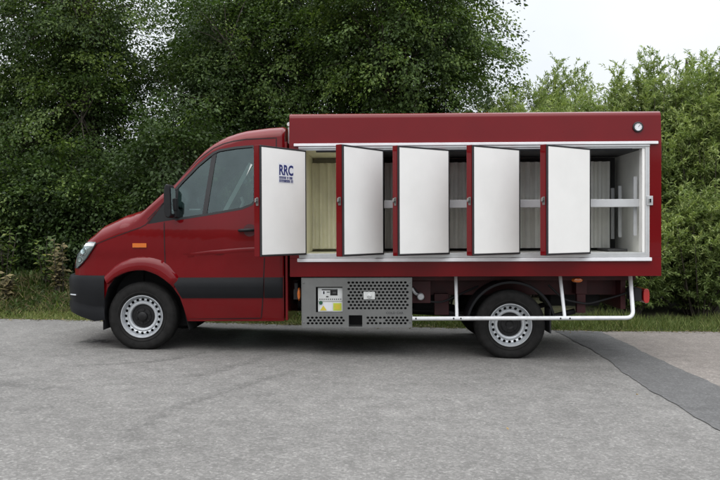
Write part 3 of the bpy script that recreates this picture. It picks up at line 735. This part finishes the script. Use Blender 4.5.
for k in range(29):
    a = R(172-k*164/28); r_ = .435
    pr.append([(cxm+(r_+d2)*math.cos(a), y, czm+(r_+d2)*math.sin(a)) for d2, y in ((-.015, .10), (.006, .10), (.012, .13), (.012, .40), (-.004, .40), (-.004, .13), (-.015, .112))])
mg.grid(pr, 0, wrap=True)
mg.build('mudguard', M['grey_plastic'], truck, smooth=40, pair=True)
for ysgn in (0, 1):
    fl = MB(); y0, y1 = (.16, .42) if not ysgn else (1.74, 2.0); fl.box(4.062, 4.078, y0, y1, .155, .40); fl.build('mud_flap', M['rubber'], truck, bevel=.004)
sg = MB()
sg.tube(arc_path([(2.70, .005, .322), (4.832, .005, .326), (4.862, .20, .735)], .075, 8), .020, 12)
sg.tube([(3.134, .012, .325), (3.141, .20, .735)], .017, 10); sg.tube([(4.176, .012, .326), (4.172, .20, .735)], .017, 10)
for u in (2.735, 3.10, 3.17, 4.13, 4.22): sg.lathe([(.001, -.007), (.007, -.006), (.009, 0)], (u, -.013, .324), 8, 1)
sg.tube([(2.70, .03, .322), (2.66, .25, .40)], .016, 8)
sg.build('side_guard', [M['guard'], M['hub']], truck, smooth=50)
m1 = MB(); m1.lathe([(.001, -.03), (.03, -.026), (.042, 0), (.042, .01)], (0, 0, 0), 20); m1.v = [(1.585+x*.45, .12+y, .552+z*1.6) for x, y, z in m1.v]
m1b = m1; m1b.build('marker_light', M['amber'], truck)
m2 = MB(); m2.lathe([(.001, -.03), (.03, -.026), (.042, 0), (.042, .01)], (0, 0, 0), 20); m2.v = [(4.328+x*1.35, .13+y, .684+z*.62) for x, y, z in m2.v]
m2.build('marker_light', M['amber'], truck)
mk = MB(); mk.box(1.53, 1.60, .128, .16, .50, .60); mk.box(1.54, 1.57, .13, .6, .60, .66); mk.build('lamp_bracket', M['dark'], truck)
for ysgn in (0, 1):
    tl = MB(); yc = .32 if not ysgn else 1.84
    tl.lathe([(.078, -.16), (.078, .16)], (0, 0, 0), 24)
    tl = MB(); n = 20
    prof = []
    for k in range(n):
        a = 2*math.pi*k/n; prof.append((.031*math.copysign(abs(math.cos(a))**.7, math.cos(a)), .073*math.copysign(abs(math.sin(a))**.7, math.sin(a))))
    tl.prism([(5.018+p, .523+q) for p, q in prof], yc-.14, yc+.14)
    to = tl.build('tail_light', M['redlens'], truck, bevel=.008)
    th = MB(); th.box(4.90, 4.975, yc-.13, yc+.13, .47, .60); th.build('lamp_housing', M['dark'], to, bevel=.01)

# ------------------------------------------------------------------ ground
def sheet(name, outline, z, m, label=None):
    me = bpy.data.meshes.new(name); me.from_pydata([(x, y, z) for x, y in outline], [], [list(range(len(outline)))])
    me.materials.append(m); o = bpy.data.objects.new(name, me); COL.objects.link(o); tag(o, label, None, None, 'structure'); return o
def edge_y(x): return lerp(x, [(-80, .5), (-6, 2.2), (-2.5, 2.33), (-1.6, 2.39), (3.4, 2.51), (5.2, 2.53), (6.8, 2.72), (12, 2.95), (80, 4)])
def wob(x, s=1): return .035*math.sin(x*3.1*s+.5)+.025*math.sin(x*7.7*s+1.3)+.015*math.sin(x*17.3*s)
sheet('ground', [(-600, -600), (600, -600), (600, 900), (-600, 900)], -.05, M['soil'])
xs = [-80, -40, -20]+[-12+.12*i for i in range(220)]+[20, 40, 80]
sheet('road', [(-80, -120), (80, -120)]+[(x, edge_y(x)+wob(x)) for x in reversed(xs)], 0, M['asphalt'], 'grey worn asphalt yard')
ysv = [-14+.1*i for i in range(166)]
def sL(y): return 4.60+.05*math.sin(y*1.1+.4)+.32*wob(y, .9)+.006*math.sin(y*41)
def sR(y): return 5.19+.3*wob(y+9, .8)+.006*math.sin(y*37)
sheet('asphalt_strip', [(sL(y), y) for y in ysv if y < 2.5]+[(sR(y), y) for y in reversed(ysv) if y < 2.5], .0055, M['patch'], 'darker repaired asphalt strip')
ysg = [y for y in ysv if y < 2.45]
xr = [5.3+.15*i for i in range(50)]
sheet('gravel_pavement', [(sR(ysg[0])-.05, ysg[0]), (40, ysg[0]), (40, 3.4)]+[(x, edge_y(x)+wob(x)*.8-.02) for x in reversed(xr)]+[(sR(y)-.05, y) for y in reversed(ysg)], .004, M['gravel'], 'reddish gravelly paving')
# bank rising into the trees
def bankz(x, y):
    t = y-edge_y(x)
    if t < 0: return -.02
    k = lerp(x, [(-2, 1), (2, .35)])
    return -.012+min(t, .5)*.06+k*.30*min(1, max(0, (t-.35)/1.2))+.25*min(1, max(0, (t-1.2)/4))+.02*math.sin(x*4+y*3)*min(1, t)
gx = [-30+.6*i for i in range(105)]; gt = [-.10, 0, .1, .25, .4, .6, .9, 1.3, 1.8, 2.5, 3.5, 5, 8, 14, 30]
bk = MB(); bk.grid([[(x, edge_y(x)+t, bankz(x, edge_y(x)+t)) for x in gx] for t in gt])
bo_ = bk.build('verge', M['soil'], None, ID, smooth=60); tag(bo_, None, None, None, 'structure')
# tyre marks and stain: thin films on the asphalt
def streak(pts, w, name, m, z):
    p = np.array(pts); t = np.linspace(0, 1, len(p)); q = np.linspace(0, 1, 40)
    c = np.stack([np.interp(q, t, p[:, 0]), np.interp(q, t, p[:, 1])], 1)
    for _ in range(3): c[1:-1] = (c[:-2]+2*c[1:-1]+c[2:])/4
    tg = np.gradient(c, axis=0); tg /= np.linalg.norm(tg, axis=1)[:, None]; nr = np.stack([-tg[:, 1], tg[:, 0]], 1)
    vs = []; soft = []
    for i in range(40):
        e = math.sin(math.pi*i/39)**.6
        for k, s in ((-1, 0), (-.45, 1), (.45, 1), (1, 0)):
            vs.append((c[i, 0]+nr[i, 0]*k*w/2, c[i, 1]+nr[i, 1]*k*w/2, z)); soft.append(s*e)
    fs = [(i*4+j, i*4+j+1, (i+1)*4+j+1, (i+1)*4+j) for i in range(39) for j in range(3)]
    me = bpy.data.meshes.new(name); me.from_pydata(vs, [], fs); me.materials.append(m)
    at = me.attributes.new('soft', 'FLOAT', 'POINT'); at.data.foreach_set('value', soft)
    o = bpy.data.objects.new(name, me); COL.objects.link(o); tag(o, None, None, None, 'structure')
streak([(-.5, -.9), (-.02, -.74), (.29, -.58), (.5, -.3), (.72, .15), (1.11, .6)], .16, 'tyre_mark', M['mark'], .004)
streak([(.2, -1.45), (.59, -1.30), (.92, -1.1), (1.12, -.6), (1.28, -.13), (1.85, .7)], .17, 'tyre_mark', M['mark'], .0045)
streak([(.85, -3.2), (1.0, -2.3), (1.17, -1.85), (1.41, -1.27), (1.8, -.6)], .16, 'tyre_mark', M['mark'], .005)
streak([(-2.2, -1.5), (-1.4, -1.7), (-.6, -1.65), (.2, -1.9)], .25, 'tyre_mark', M['mark'], .0055)
streak([(-.78, .62), (-.6, .60), (-.42, .62)], .34, 'wet_stain', M['stain'], .004)

# ------------------------------------------------------------------ vegetation
rng = np.random.default_rng(11)
def leaf_mesh(name, P, D, Nv, Ln, Wn, tint, m, parent=None):
    """one bent diamond per leaf: base P, direction D, normal Nv, length Ln, width Wn"""
    n = len(P); S = np.cross(D, Nv); S /= np.linalg.norm(S, axis=1)[:, None]+1e-9
    Ln = Ln[:, None]; Wn = Wn[:, None]
    v = np.empty((n, 4, 3), np.float32)
    v[:, 0] = P; v[:, 1] = P+D*Ln*.45+S*Wn*.5+Nv*Ln*.06; v[:, 2] = P+D*Ln-Nv*Ln*.10; v[:, 3] = P+D*Ln*.45-S*Wn*.5+Nv*Ln*.06
    me = bpy.data.meshes.new(name); me.vertices.add(n*4); me.vertices.foreach_set('co', v.ravel())
    me.loops.add(n*4); me.loops.foreach_set('vertex_index', np.arange(n*4, dtype=np.int32))
    me.polygons.add(n); me.polygons.foreach_set('loop_start', np.arange(0, n*4, 4, dtype=np.int32))
    me.update(calc_edges=True)
    at = me.attributes.new('tint', 'FLOAT', 'FACE'); at.data.foreach_set('value', np.clip(tint, 0, 1).astype(np.float32))
    me.materials.append(m); o = bpy.data.objects.new(name, me); COL.objects.link(o)
    if parent is not None:
        o.parent = parent
        if parent.type == 'EMPTY': o.matrix_parent_inverse = Matrix.Translation(-parent.location)
    return o
def unit(a): return a/(np.linalg.norm(a, axis=-1, keepdims=True)+1e-9)
def tree(name, label, cat, base, top, blobs, ncl, nlf, size, m, group=None, trunk_r=.16, spray=.55, tint0=.35, droop=.25, lens_=1.55, shell=.55):
    """trunk from base, limbs to each blob, twigs to leaf sprays spread through the blobs' volume"""
    root = empty(name, base); tag(root, label, cat, group)
    b = np.array(base); wood = MB()
    t0 = Vector(base); t1 = Vector(top); mid = t0.lerp(t1, .5)+Vector((rng.normal(0, .12), rng.normal(0, .1), 0))
    tp = [t0-Vector((0, 0, .1)), t0.lerp(mid, .5), mid, mid.lerp(t1, .5)+Vector((rng.normal(0, .06), 0, 0)), t1]
    wood.tube(tp, [trunk_r*1.25, trunk_r, trunk_r*.8, trunk_r*.55, trunk_r*.2], 9)
    vol = np.array([x[1][0]*x[1][1]*x[1][2] for x in blobs]); vol = vol/vol.sum()
    Ps = []; Ds = []; Ns = []; Ts = []
    for (c, r), fr_ in zip(blobs, vol):
        c = np.array(c, float); r = np.array(r, float); k = max(4, int(ncl*fr_))
        hub = Vector(tp[rng.integers(1, 4)]).lerp(Vector(tp[4]), .3*rng.random())
        cv_ = Vector(c); lm = [hub, hub.lerp(cv_, .5)+Vector((0, 0, -.15)), cv_]
        wood.tube(lm, [trunk_r*.45, trunk_r*.3, trunk_r*.12], 6)
        d = unit(rng.normal(size=(k, 3))); rad = rng.random(k)**(1/3)*(1-shell)+shell*(1-rng.random(k)**2*.35)
        lump = 1+.16*np.sin(d[:, 0]*5+c[0]*3)*np.cos(d[:, 2]*6+c[1])+.10*rng.normal(size=k)
        ctr = c+d*r*(rad*lump)[:, None]
        for q in ctr[:min(k, 20)]:
            a = Vector(lm[1]).lerp(cv_, rng.random()); q = Vector(q)
            wood.tube([a, a.lerp(q, .55)+Vector((0, 0, .05)), q], [trunk_r*.08, trunk_r*.05, trunk_r*.02], 4, caps=False)
        out = unit(d*np.array([1, 1, .5])+np.array([0, 0, -droop])+rng.normal(0, .35, (k, 3)))
        side = unit(np.cross(out, np.array([0, 0, 1.])+rng.normal(0, .25, (k, 3)))); upv = np.cross(side, out)
        nl = rng.poisson(nlf, k).clip(8); idx = np.repeat(np.arange(k), nl); n = len(idx)
        a = rng.random(n)*1.5-.75; bb = rng.normal(0, .38, n)*(1-.35*np.abs(a)); cc = rng.normal(0, .13, n)
        p = ctr[idx]+(out[idx]*a[:, None]+side[idx]*bb[:, None]+upv[idx]*cc[:, None])*spray
        p[:, 2] -= droop*.5*(a+.6)**2*spray
        p[:, 2] = np.maximum(p[:, 2], b[2]+.04)
        dd = unit(out[idx]+side[idx]*np.sign(bb)[:, None]*.8+rng.normal(0, .55, (n, 3))+np.array([0, 0, -.25]))
        nv = upv[idx]*np.sign(upv[idx][:, 2:3])+rng.normal(0, .5, (n, 3)); nv = unit(nv-dd*(nv*dd).sum(1)[:, None])
        ct = rng.normal(0, .23, k); hgt = d[:, 2]*.16+(rad-.8)*.6-d[:, 1]*.06  # light painted into the tint: upper, outer and near sprays made paler
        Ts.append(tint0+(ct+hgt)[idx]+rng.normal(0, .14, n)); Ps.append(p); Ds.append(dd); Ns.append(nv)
    P = np.concatenate(Ps); D = np.concatenate(Ds); Nn = np.concatenate(Ns); T = np.concatenate(Ts); n = len(P)
    sz = rng.uniform(.5, 1.4, n); Ln = size*lens_*sz*rng.uniform(.85, 1.15, n); Wn = size*sz*rng.uniform(.8, 1.1, n)
    wood.build('trunk', M['bark'], root, ID, smooth=60)
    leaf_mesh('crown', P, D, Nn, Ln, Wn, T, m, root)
    return root
def blobset(c, r, n, seed, fr_=.55):
    g = np.random.default_rng(seed); out = []
    for i in range(n):
        d = unit(g.normal(size=3)); q = np.array(c)+d*np.array(r)*(.62*g.random()**.4)
        s = fr_*g.uniform(.75, 1.2); out.append((tuple(q), tuple(np.array(r)*s)))
    return out
G1 = 'trees behind the truck'
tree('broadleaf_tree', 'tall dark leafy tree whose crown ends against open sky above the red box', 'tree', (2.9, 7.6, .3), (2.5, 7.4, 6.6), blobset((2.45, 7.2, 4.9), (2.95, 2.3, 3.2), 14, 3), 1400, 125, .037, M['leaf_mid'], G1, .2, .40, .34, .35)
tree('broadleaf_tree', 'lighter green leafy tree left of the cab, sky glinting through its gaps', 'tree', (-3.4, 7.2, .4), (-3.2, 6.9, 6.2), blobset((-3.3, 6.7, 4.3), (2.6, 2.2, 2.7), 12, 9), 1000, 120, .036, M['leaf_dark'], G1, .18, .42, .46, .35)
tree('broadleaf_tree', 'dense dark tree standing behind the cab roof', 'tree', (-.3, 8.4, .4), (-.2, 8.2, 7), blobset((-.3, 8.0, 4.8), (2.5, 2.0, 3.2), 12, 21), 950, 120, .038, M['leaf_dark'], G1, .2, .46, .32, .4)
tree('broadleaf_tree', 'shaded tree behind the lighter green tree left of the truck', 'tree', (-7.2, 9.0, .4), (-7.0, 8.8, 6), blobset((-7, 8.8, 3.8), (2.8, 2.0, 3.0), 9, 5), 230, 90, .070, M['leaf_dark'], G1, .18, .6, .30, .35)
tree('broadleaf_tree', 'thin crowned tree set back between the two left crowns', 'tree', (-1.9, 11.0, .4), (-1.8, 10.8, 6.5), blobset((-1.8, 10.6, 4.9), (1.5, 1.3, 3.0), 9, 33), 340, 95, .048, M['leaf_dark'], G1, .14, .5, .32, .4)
G2 = 'shrubs under the trees'
SH = [((-4.3, 5.0), (1.3, .9, 1.25), 'dark shrub under the lighter green tree, farthest from the truck nose'), ((-2.6, 5.1), (1.35, .9, 1.5), 'dark shrub just left of the truck nose'), ((-.9, 5.2), (1.4, .9, 1.6), 'dark shrub showing above the red bonnet'),
      ((.9, 5.5), (1.4, .9, 1.55), 'dark shrub behind the cab windows'), ((2.7, 5.6), (1.4, .9, 1.4), 'dark shrub hidden low behind the red box'), ((-6.3, 5.4), (1.5, 1, 1.5), 'dark shrub well ahead of the truck, past the weeds')]
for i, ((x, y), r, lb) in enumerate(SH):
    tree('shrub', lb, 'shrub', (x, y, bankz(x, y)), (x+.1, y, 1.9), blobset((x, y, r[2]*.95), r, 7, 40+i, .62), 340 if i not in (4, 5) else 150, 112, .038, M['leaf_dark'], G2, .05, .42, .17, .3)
# far wood closing the horizon behind
def mass(name, x0, x1, y0, y1, hfun, n, size, m, label):
    x = rng.uniform(x0, x1, n); y = rng.uniform(y0, y1, n); h = np.array([hfun(a) for a in x])
    z = h*rng.random(n)**.8; P = np.stack([x, y, z], 1)
    D = unit(rng.normal(size=(n, 3))+np.array([0, -.3, -.2])); Nv = unit(rng.normal(size=(n, 3))+np.array([0, -.4, .8])); Nv = unit(Nv-D*(Nv*D).sum(1)[:, None])
    o = leaf_mesh(name, P, D, Nv, size*1.5*rng.uniform(.7, 1.2, n), size*rng.uniform(.8, 1.2, n), .25+rng.normal(0, .16, n), m)
    tag(o, label, 'woodland', None, 'stuff')
mass('far_wood', -24, 22, 12.5, 16.5, lambda a: lerp(a, [(-24, 3.3), (0, 3.2), (4, 2.9), (8, 2.7), (22, 3.0)])+.5*math.sin(a*1.3)+.3*math.sin(a*3.1), 42000, .26, M['leaf_dark'], 'dark mass of woodland closing the view behind the trees')

def willow(x, y, h, r, label, nst, group, lean=0):
    z0 = bankz(x, y); root = empty('willow_bush', (x, y, z0)); tag(root, label, 'bush', group); wood = MB(); Ps = []; Ds = []; Ns = []; Ts = []; Ls = []
    for i in range(nst):
        a = rng.random()*2*math.pi; q = rng.random()**.5; hh = h*(1-.35*q*q)*rng.uniform(.74, .98)
        bx_ = x+.25*r*q*math.cos(a); by = y+.25*r*q*math.sin(a)
        tx_ = x+r*q*math.cos(a)+rng.normal(0, .08)+lean; ty = y+r*.8*q*math.sin(a)+rng.normal(0, .08)
        b_ = np.array([bx_, by, z0]); t_ = np.array([tx_, ty, z0+hh]); md = (b_+t_)/2+np.array([(tx_-bx_)*.12, (ty-by)*.12, hh*.05])
        s = np.linspace(0, 1, 7); path = np.array([(1-u)**2*b_+2*u*(1-u)*md+u*u*t_ for u in s])
        if i < 60: wood.tube([Vector(p) for p in path], [.016, .014, .012, .009, .007, .005, .002], 4, caps=False)
        # side shoots with narrow leaves
        ns = int(9+hh*7)
        for j in range(ns):
            u = .10+.90*rng.random()**.8; o = (1-u)**2*b_+2*u*(1-u)*md+u*u*t_
            ang = rng.random()*2*math.pi; ln = (.42-.24*u)*rng.uniform(.6, 1.3)
            dr = unit(np.array([math.cos(ang), math.sin(ang), .55+.5*u+rng.normal(0, .3)]))
            nl = int(34*ln/.3); tt = rng.random(nl)
            p = o+dr*ln*tt[:, None]+np.array([0, 0, -.10])*ln*(tt**2)[:, None]*(1-u)
            dd = unit(dr*.75+rng.normal(0, .55, (nl, 3))+np.array([0, 0, .05-.35*(1-u)])); nv = unit(rng.normal(0, .5, (nl, 3))+np.array([0, -.25, .8])); nv = unit(nv-dd*(nv*dd).sum(1)[:, None])
            Ps.append(p); Ds.append(dd); Ns.append(nv); Ls.append(rng.uniform(.045, .085, nl))
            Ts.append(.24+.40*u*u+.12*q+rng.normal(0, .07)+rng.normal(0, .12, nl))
    P = np.concatenate(Ps); Ln = np.concatenate(Ls); P[:, 2] = np.maximum(P[:, 2], z0+.03)
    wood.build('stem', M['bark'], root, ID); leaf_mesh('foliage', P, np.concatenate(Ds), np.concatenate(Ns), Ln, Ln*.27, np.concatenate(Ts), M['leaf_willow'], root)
G3 = 'willow bushes beside the truck'
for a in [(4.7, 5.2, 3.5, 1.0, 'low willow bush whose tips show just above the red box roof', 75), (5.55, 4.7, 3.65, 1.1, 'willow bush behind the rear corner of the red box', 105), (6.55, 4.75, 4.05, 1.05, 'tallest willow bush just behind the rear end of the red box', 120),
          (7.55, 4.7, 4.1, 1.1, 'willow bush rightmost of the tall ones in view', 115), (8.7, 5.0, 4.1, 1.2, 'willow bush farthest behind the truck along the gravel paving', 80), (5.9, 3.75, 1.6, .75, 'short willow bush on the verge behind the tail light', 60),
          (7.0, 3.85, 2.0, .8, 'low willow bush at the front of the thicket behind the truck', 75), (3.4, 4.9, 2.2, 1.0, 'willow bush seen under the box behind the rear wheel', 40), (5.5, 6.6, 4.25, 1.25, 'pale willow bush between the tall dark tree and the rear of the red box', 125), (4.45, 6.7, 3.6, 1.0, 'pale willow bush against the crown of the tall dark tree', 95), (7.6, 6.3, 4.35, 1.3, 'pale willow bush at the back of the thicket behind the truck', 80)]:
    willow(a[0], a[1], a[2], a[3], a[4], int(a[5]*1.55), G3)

# weeds at the left
def weed(x, y, h, label, n, m, wide=.5, lf=.09, cat='weed'):
    z0 = bankz(x, y); root = empty('weed', (x, y, z0)); tag(root, label, cat, 'weeds on the left bank'); st = MB(); Ps = []; Ds = []
    for i in range(n):
        a = rng.random()*6.28; hh = h*rng.uniform(.5, 1); tip = np.array([x+wide*.5*math.cos(a)*rng.random(), y+wide*.5*math.sin(a)*rng.random(), z0+hh])
        b_ = np.array([x+rng.normal(0, .04), y+rng.normal(0, .04), z0-.02]); st.tube([Vector(b_), Vector((b_+tip)/2+np.array([0, 0, .05])), Vector(tip)], [.006, .005, .003], 4, caps=False)
        for k in range(16):
            u = .25+.75*rng.random(); Ps.append(b_*(1-u)+tip*u+rng.normal(0, .02, 3)); b2 = rng.random()*6.28; Ds.append((math.cos(b2), math.sin(b2), rng.normal(.1, .3)))
    P = np.array(Ps); D = unit(np.array(Ds)); k = len(P); nv = unit(np.array([0, -.3, 1])+rng.normal(0, .35, (k, 3))); nv = unit(nv-D*(nv*D).sum(1)[:, None])
    Ln = lf*rng.uniform(.6, 1.3, k); st.build('stem', M['bark'], root, ID); leaf_mesh('foliage', P, D, nv, Ln, Ln*.6, .45+rng.normal(0, .22, k), m, root)
for (x, y, h, lb, n, m) in [(-3.55, 3.7, .85, 'pale green weed by the bank, left of the yellow green one', 12, 'leaf_weed'), (-3.05, 3.6, .95, 'yellow green leafy weed standing tallest on the left bank', 16, 'leaf_weed'), (-2.55, 3.8, .75, 'weed between the tallest weed and the truck nose', 11, 'leaf_weed'),
                            (-2.2, 3.5, .8, 'brownish weed beside the headlight', 12, 'leaf_dry'), (-1.75, 3.9, .9, 'weed behind the front bumper', 12, 'leaf_weed'), (-2.85, 3.2, .4, 'short brown weed low on the left bank', 10, 'leaf_dry'), (-3.7, 3.25, .42, 'short green weed at the grass, farthest ahead of the truck', 10, 'leaf_weed')]:
    weed(x, y, h, lb, n, M[m])
# ground cover: grass blades, dry tangle, litter
def blades(name, n, xr_, tr, hr, m, label, tint, lean=.5, w=.008):
    x = rng.uniform(*xr_, n); t = tr[0]+(tr[1]-tr[0])*rng.random(n)**1.2; y = np.array([edge_y(a) for a in x])+t+.06*np.sin(x*5)+.05*np.sin(x*13)
    z = np.array([bankz(a, b) for a, b in zip(x, y)]); P = np.stack([x, y, z-.005], 1)
    cl_ = .5+.5*np.sin(x*2.3+1)*np.sin(x*5.9)
    D = unit(rng.normal(0, lean, (n, 3))*np.array([1, 1, .2])+np.array([0, 0, 1.])); Nv = unit(rng.normal(size=(n, 3))*np.array([1, 1, .2])+np.array([0, -.5, 0])); Nv = unit(Nv-D*(Nv*D).sum(1)[:, None])
    L_ = rng.uniform(*hr, n)*(.6+.6*cl_)*np.clip(t/.25, .35, 1)
    o = leaf_mesh(name, P, D, Nv, L_, w*rng.uniform(.7, 1.4, n), tint+.15*(cl_-.5)+rng.normal(0, .2, n), m); tag(o, label, 'grass', None, 'stuff')
blades('grass', 26000, (1.5, 9.5), (-.02, .85), (.04, .19), M['grass'], 'green grass verge along the paving under the willow bushes', .50)
blades('dry_grass', 22000, (-6, 1.5), (-.02, .5), (.04, .15), M['grass'], 'short yellowing grass along the asphalt edge at the left', .68)
blades('dry_undergrowth', 12000, (-6.5, 1.5), (.30, 1.9), (.07, .24), M['leaf_dry'], 'brown tangled dry undergrowth on the left bank', .36, 1.0, .010)
blades('undergrowth', 38000, (-6.5, 1.5), (.35, 2.8), (.05, .16), M['leaf_weed'], 'green ground cover tangled in the left bank', .22, 1.6, .05)
n = 2600; x = rng.uniform(-6, 9, n); t = rng.normal(0.02, .10, n); y = np.array([edge_y(a) for a in x])+t
P = np.stack([x, y, np.array([max(.006, bankz(a, b)+.012) for a, b in zip(x, y)])], 1); a = rng.random(n)*6.28
D = np.stack([np.cos(a), np.sin(a), rng.normal(0, .15, n)], 1); Nv = unit(np.stack([rng.normal(0, .3, n), rng.normal(0, .3, n), np.ones(n)], 1)); Nv = unit(Nv-D*(Nv*D).sum(1)[:, None])
tag(leaf_mesh('leaf_litter', P, unit(D), Nv, rng.uniform(.015, .05, n), rng.uniform(.01, .03, n), .4+rng.normal(0, .3, n), M['leaf_dry']), 'brown leaf litter scattered along the verge edge', 'litter', None, 'stuff')
# single fallen leaves on the asphalt
FL = [(3.19, -2.71, 'orange fallen leaf on the asphalt, lone one near the front'), (4.38, -1.53, 'brown fallen leaf beside the dark asphalt strip'), (4.75, 2.2, 'yellow fallen leaf where the strip meets the grass')]
for x, y, lb in FL:
    lf = MB(); q = rng.random()*6.28; c, s = math.cos(q), math.sin(q); k = .013
    pts = [(-1, 0, .006), (-.4, .5, .016), (.3, .45, .010), (1.1, 0, .02), (.3, -.45, .012), (-.4, -.5, .02), (0, 0, .008)]
    lf.add([(x+k*(c*p-s*r_), y+k*(s*p+c*r_), z+.002) for p, r_, z in pts], [(0, 1, 6), (1, 2, 6), (2, 3, 6), (3, 4, 6), (4, 5, 6), (5, 0, 6)])
    o = lf.build('fallen_leaf', M['fallen'], None, ID); tag(o, lb, 'leaf', 'fallen leaves on the ground')
    at = o.data.attributes.new('tint', 'FLOAT', 'FACE'); at.data.foreach_set('value', [.5]*len(o.data.polygons))
for q in (1.9, 2.35, 2.62, 3.05, 3.5, 3.66, 3.9, 4.3, 4.62):
    lf = MB(); u = q+rnd.uniform(-.08, .08); y = rnd.uniform(.085, .16); a = rnd.random()*6.28; c, s_ = math.cos(a), math.sin(a); k = rnd.uniform(.016, .026); h = rnd.uniform(.2, .6)
    pts = [(-1, 0, .0), (-.4, .5, h), (.3, .45, h*.6), (1.1, 0, h), (.3, -.45, h*.4), (-.4, -.5, h*.8), (0, 0, .15)]
    lf.add([(u+k*(c*p-s_*r_), y+k*(s_*p+c*r_), 2.3285+k*z) for p, r_, z in pts], [(0, 1, 6), (1, 2, 6), (2, 3, 6), (3, 4, 6), (4, 5, 6), (5, 0, 6)])
    o = lf.build('dead_leaf', M['fallen']); tag(o, 'small dead leaf lying along the edge of the red box roof', 'leaf', 'dead leaves on the box roof')
    at = o.data.attributes.new('tint', 'FLOAT', 'FACE'); at.data.foreach_set('value', [rnd.random()]*len(o.data.polygons))
# overhead line
wr = MB(); wr.tube([(9.95+.9*i, 12.3-.02*i, 5.66-.05*i+.004*i*i) for i in range(16)], .007, 5)
wo = wr.build('overhead_wire', M['wire'], None, ID)
tag(wo, 'thin black overhead wire above the tips of the willow bushes', 'wire')
pe = empty('utility_pole', (9.95, 12.4, .5)); tag(pe, 'thin weathered pole carrying the wire behind the willow bushes', 'pole')
pm = MB(); pm.tube([(9.95, 12.4, .3), (9.95, 12.4, 3), (9.95, 12.4, 5.70)], [.05, .042, .032], 10); pm.build('pole', M['bark'], pe, ID)
pi = MB(); pi.tube([(9.95, 12.3, 5.58), (9.95, 12.3, 5.70)], [.03, .02], 8); pi.build('insulator', M['panelwhite'], pe, ID)

# ------------------------------------------------------------------ camera, light, sky
cam = bpy.data.cameras.new('camera'); cam.sensor_width = 36; cam.lens = 790/720*36; cam.clip_end = 3000; cam.clip_start = .05
co_ = bpy.data.objects.new('camera', cam); COL.objects.link(co_)
yaw, pit, rol = R(1.5), R(.7979), R(1.162)
F = Vector((-math.sin(yaw)*math.cos(pit), math.cos(yaw)*math.cos(pit), -math.sin(pit))); Rv = Vector((math.cos(yaw), math.sin(yaw), 0)); Uv = Rv.cross(F)
R2 = Rv*math.cos(rol)+Uv*math.sin(rol); U2 = -Rv*math.sin(rol)+Uv*math.cos(rol)
Mc = Matrix((R2, U2, -F)).transposed().to_4x4(); Mc.translation = Vector((2.36845, -7.68116, 1.24924)); co_.matrix_world = Mc
scn.camera = co_

SUN_EL, SUN_AZ = R(58), R(205)       # azimuth of the sun seen from the scene (0 = +y, clockwise)
w = bpy.data.worlds.new('World'); scn.world = w; w.use_nodes = True; nt = w.node_tree
bg = nt.nodes['Background']
sky = N(nt, 'ShaderNodeTexSky', sky_type='NISHITA'); sky.sun_disc = False; sky.sun_elevation = SUN_EL; sky.sun_rotation = SUN_AZ; sky.air_density = 1; sky.dust_density = 3
tc = N(nt, 'ShaderNodeTexCoord'); sp = N(nt, 'ShaderNodeSeparateXYZ'); L(nt, tc.outputs['Generated'], sp.inputs[0])
hz = N(nt, 'ShaderNodeMath', operation='MULTIPLY_ADD'); L(nt, noise(nt, 9, 5, .65, tc.outputs['Generated']), hz.inputs[0]); hz.inputs[1].default_value = .11; L(nt, sp.outputs[2], hz.inputs[2])
cloud_treeline = ramp(nt, hz.outputs[0], [(.05, (1.5, 1.6, 1.35)), (.135, (2.2, 2.35, 2.0)), (.165, (7.3, 7.45, 7.6)), (.45, (8.0, 8.2, 8.5)), (1, (25, 25.4, 26))])  # low dark greenish band added as an unseen treeline for paint and glass reflections
nz = noise(nt, 2.2, 5, .55, tc.outputs['Generated'])
cloud_treeline = mixc(nt, 1, cloud_treeline, ramp(nt, nz, [(.3, (.88, .91, .95)), (.7, (1.06, 1.06, 1.06))]), 'MULTIPLY')
L(nt, mixc(nt, .9, sky.outputs[0], cloud_treeline), bg.inputs['Color']); bg.inputs['Strength'].default_value = .140
sun = bpy.data.lights.new('sun', 'SUN'); sun.energy = 1.0; sun.angle = R(60); sun.color = (1, .96, .9)
so2 = bpy.data.objects.new('sun', sun); COL.objects.link(so2)
sd = Vector((math.sin(SUN_AZ)*math.cos(SUN_EL), math.cos(SUN_AZ)*math.cos(SUN_EL), math.sin(SUN_EL)))
so2.rotation_euler = sd.to_track_quat('Z', 'Y').to_euler(); so2.location = sd*30

scn.view_settings.view_transform = 'Standard'; scn.view_settings.look = 'None'; scn.view_settings.exposure = 0; scn.view_settings.gamma = 1
cy = scn.cycles; cy.max_bounces = 6; cy.diffuse_bounces = 4; cy.glossy_bounces = 3; cy.transmission_bounces = 3; cy.transparent_max_bounces = 8
cy.sample_clamp_indirect = 6; cy.use_denoising = True; cy.denoiser = 'OPENIMAGEDENOISE'; cy.denoising_input_passes = 'RGB_ALBEDO_NORMAL'; cy.caustics_reflective = False; cy.caustics_refractive = False
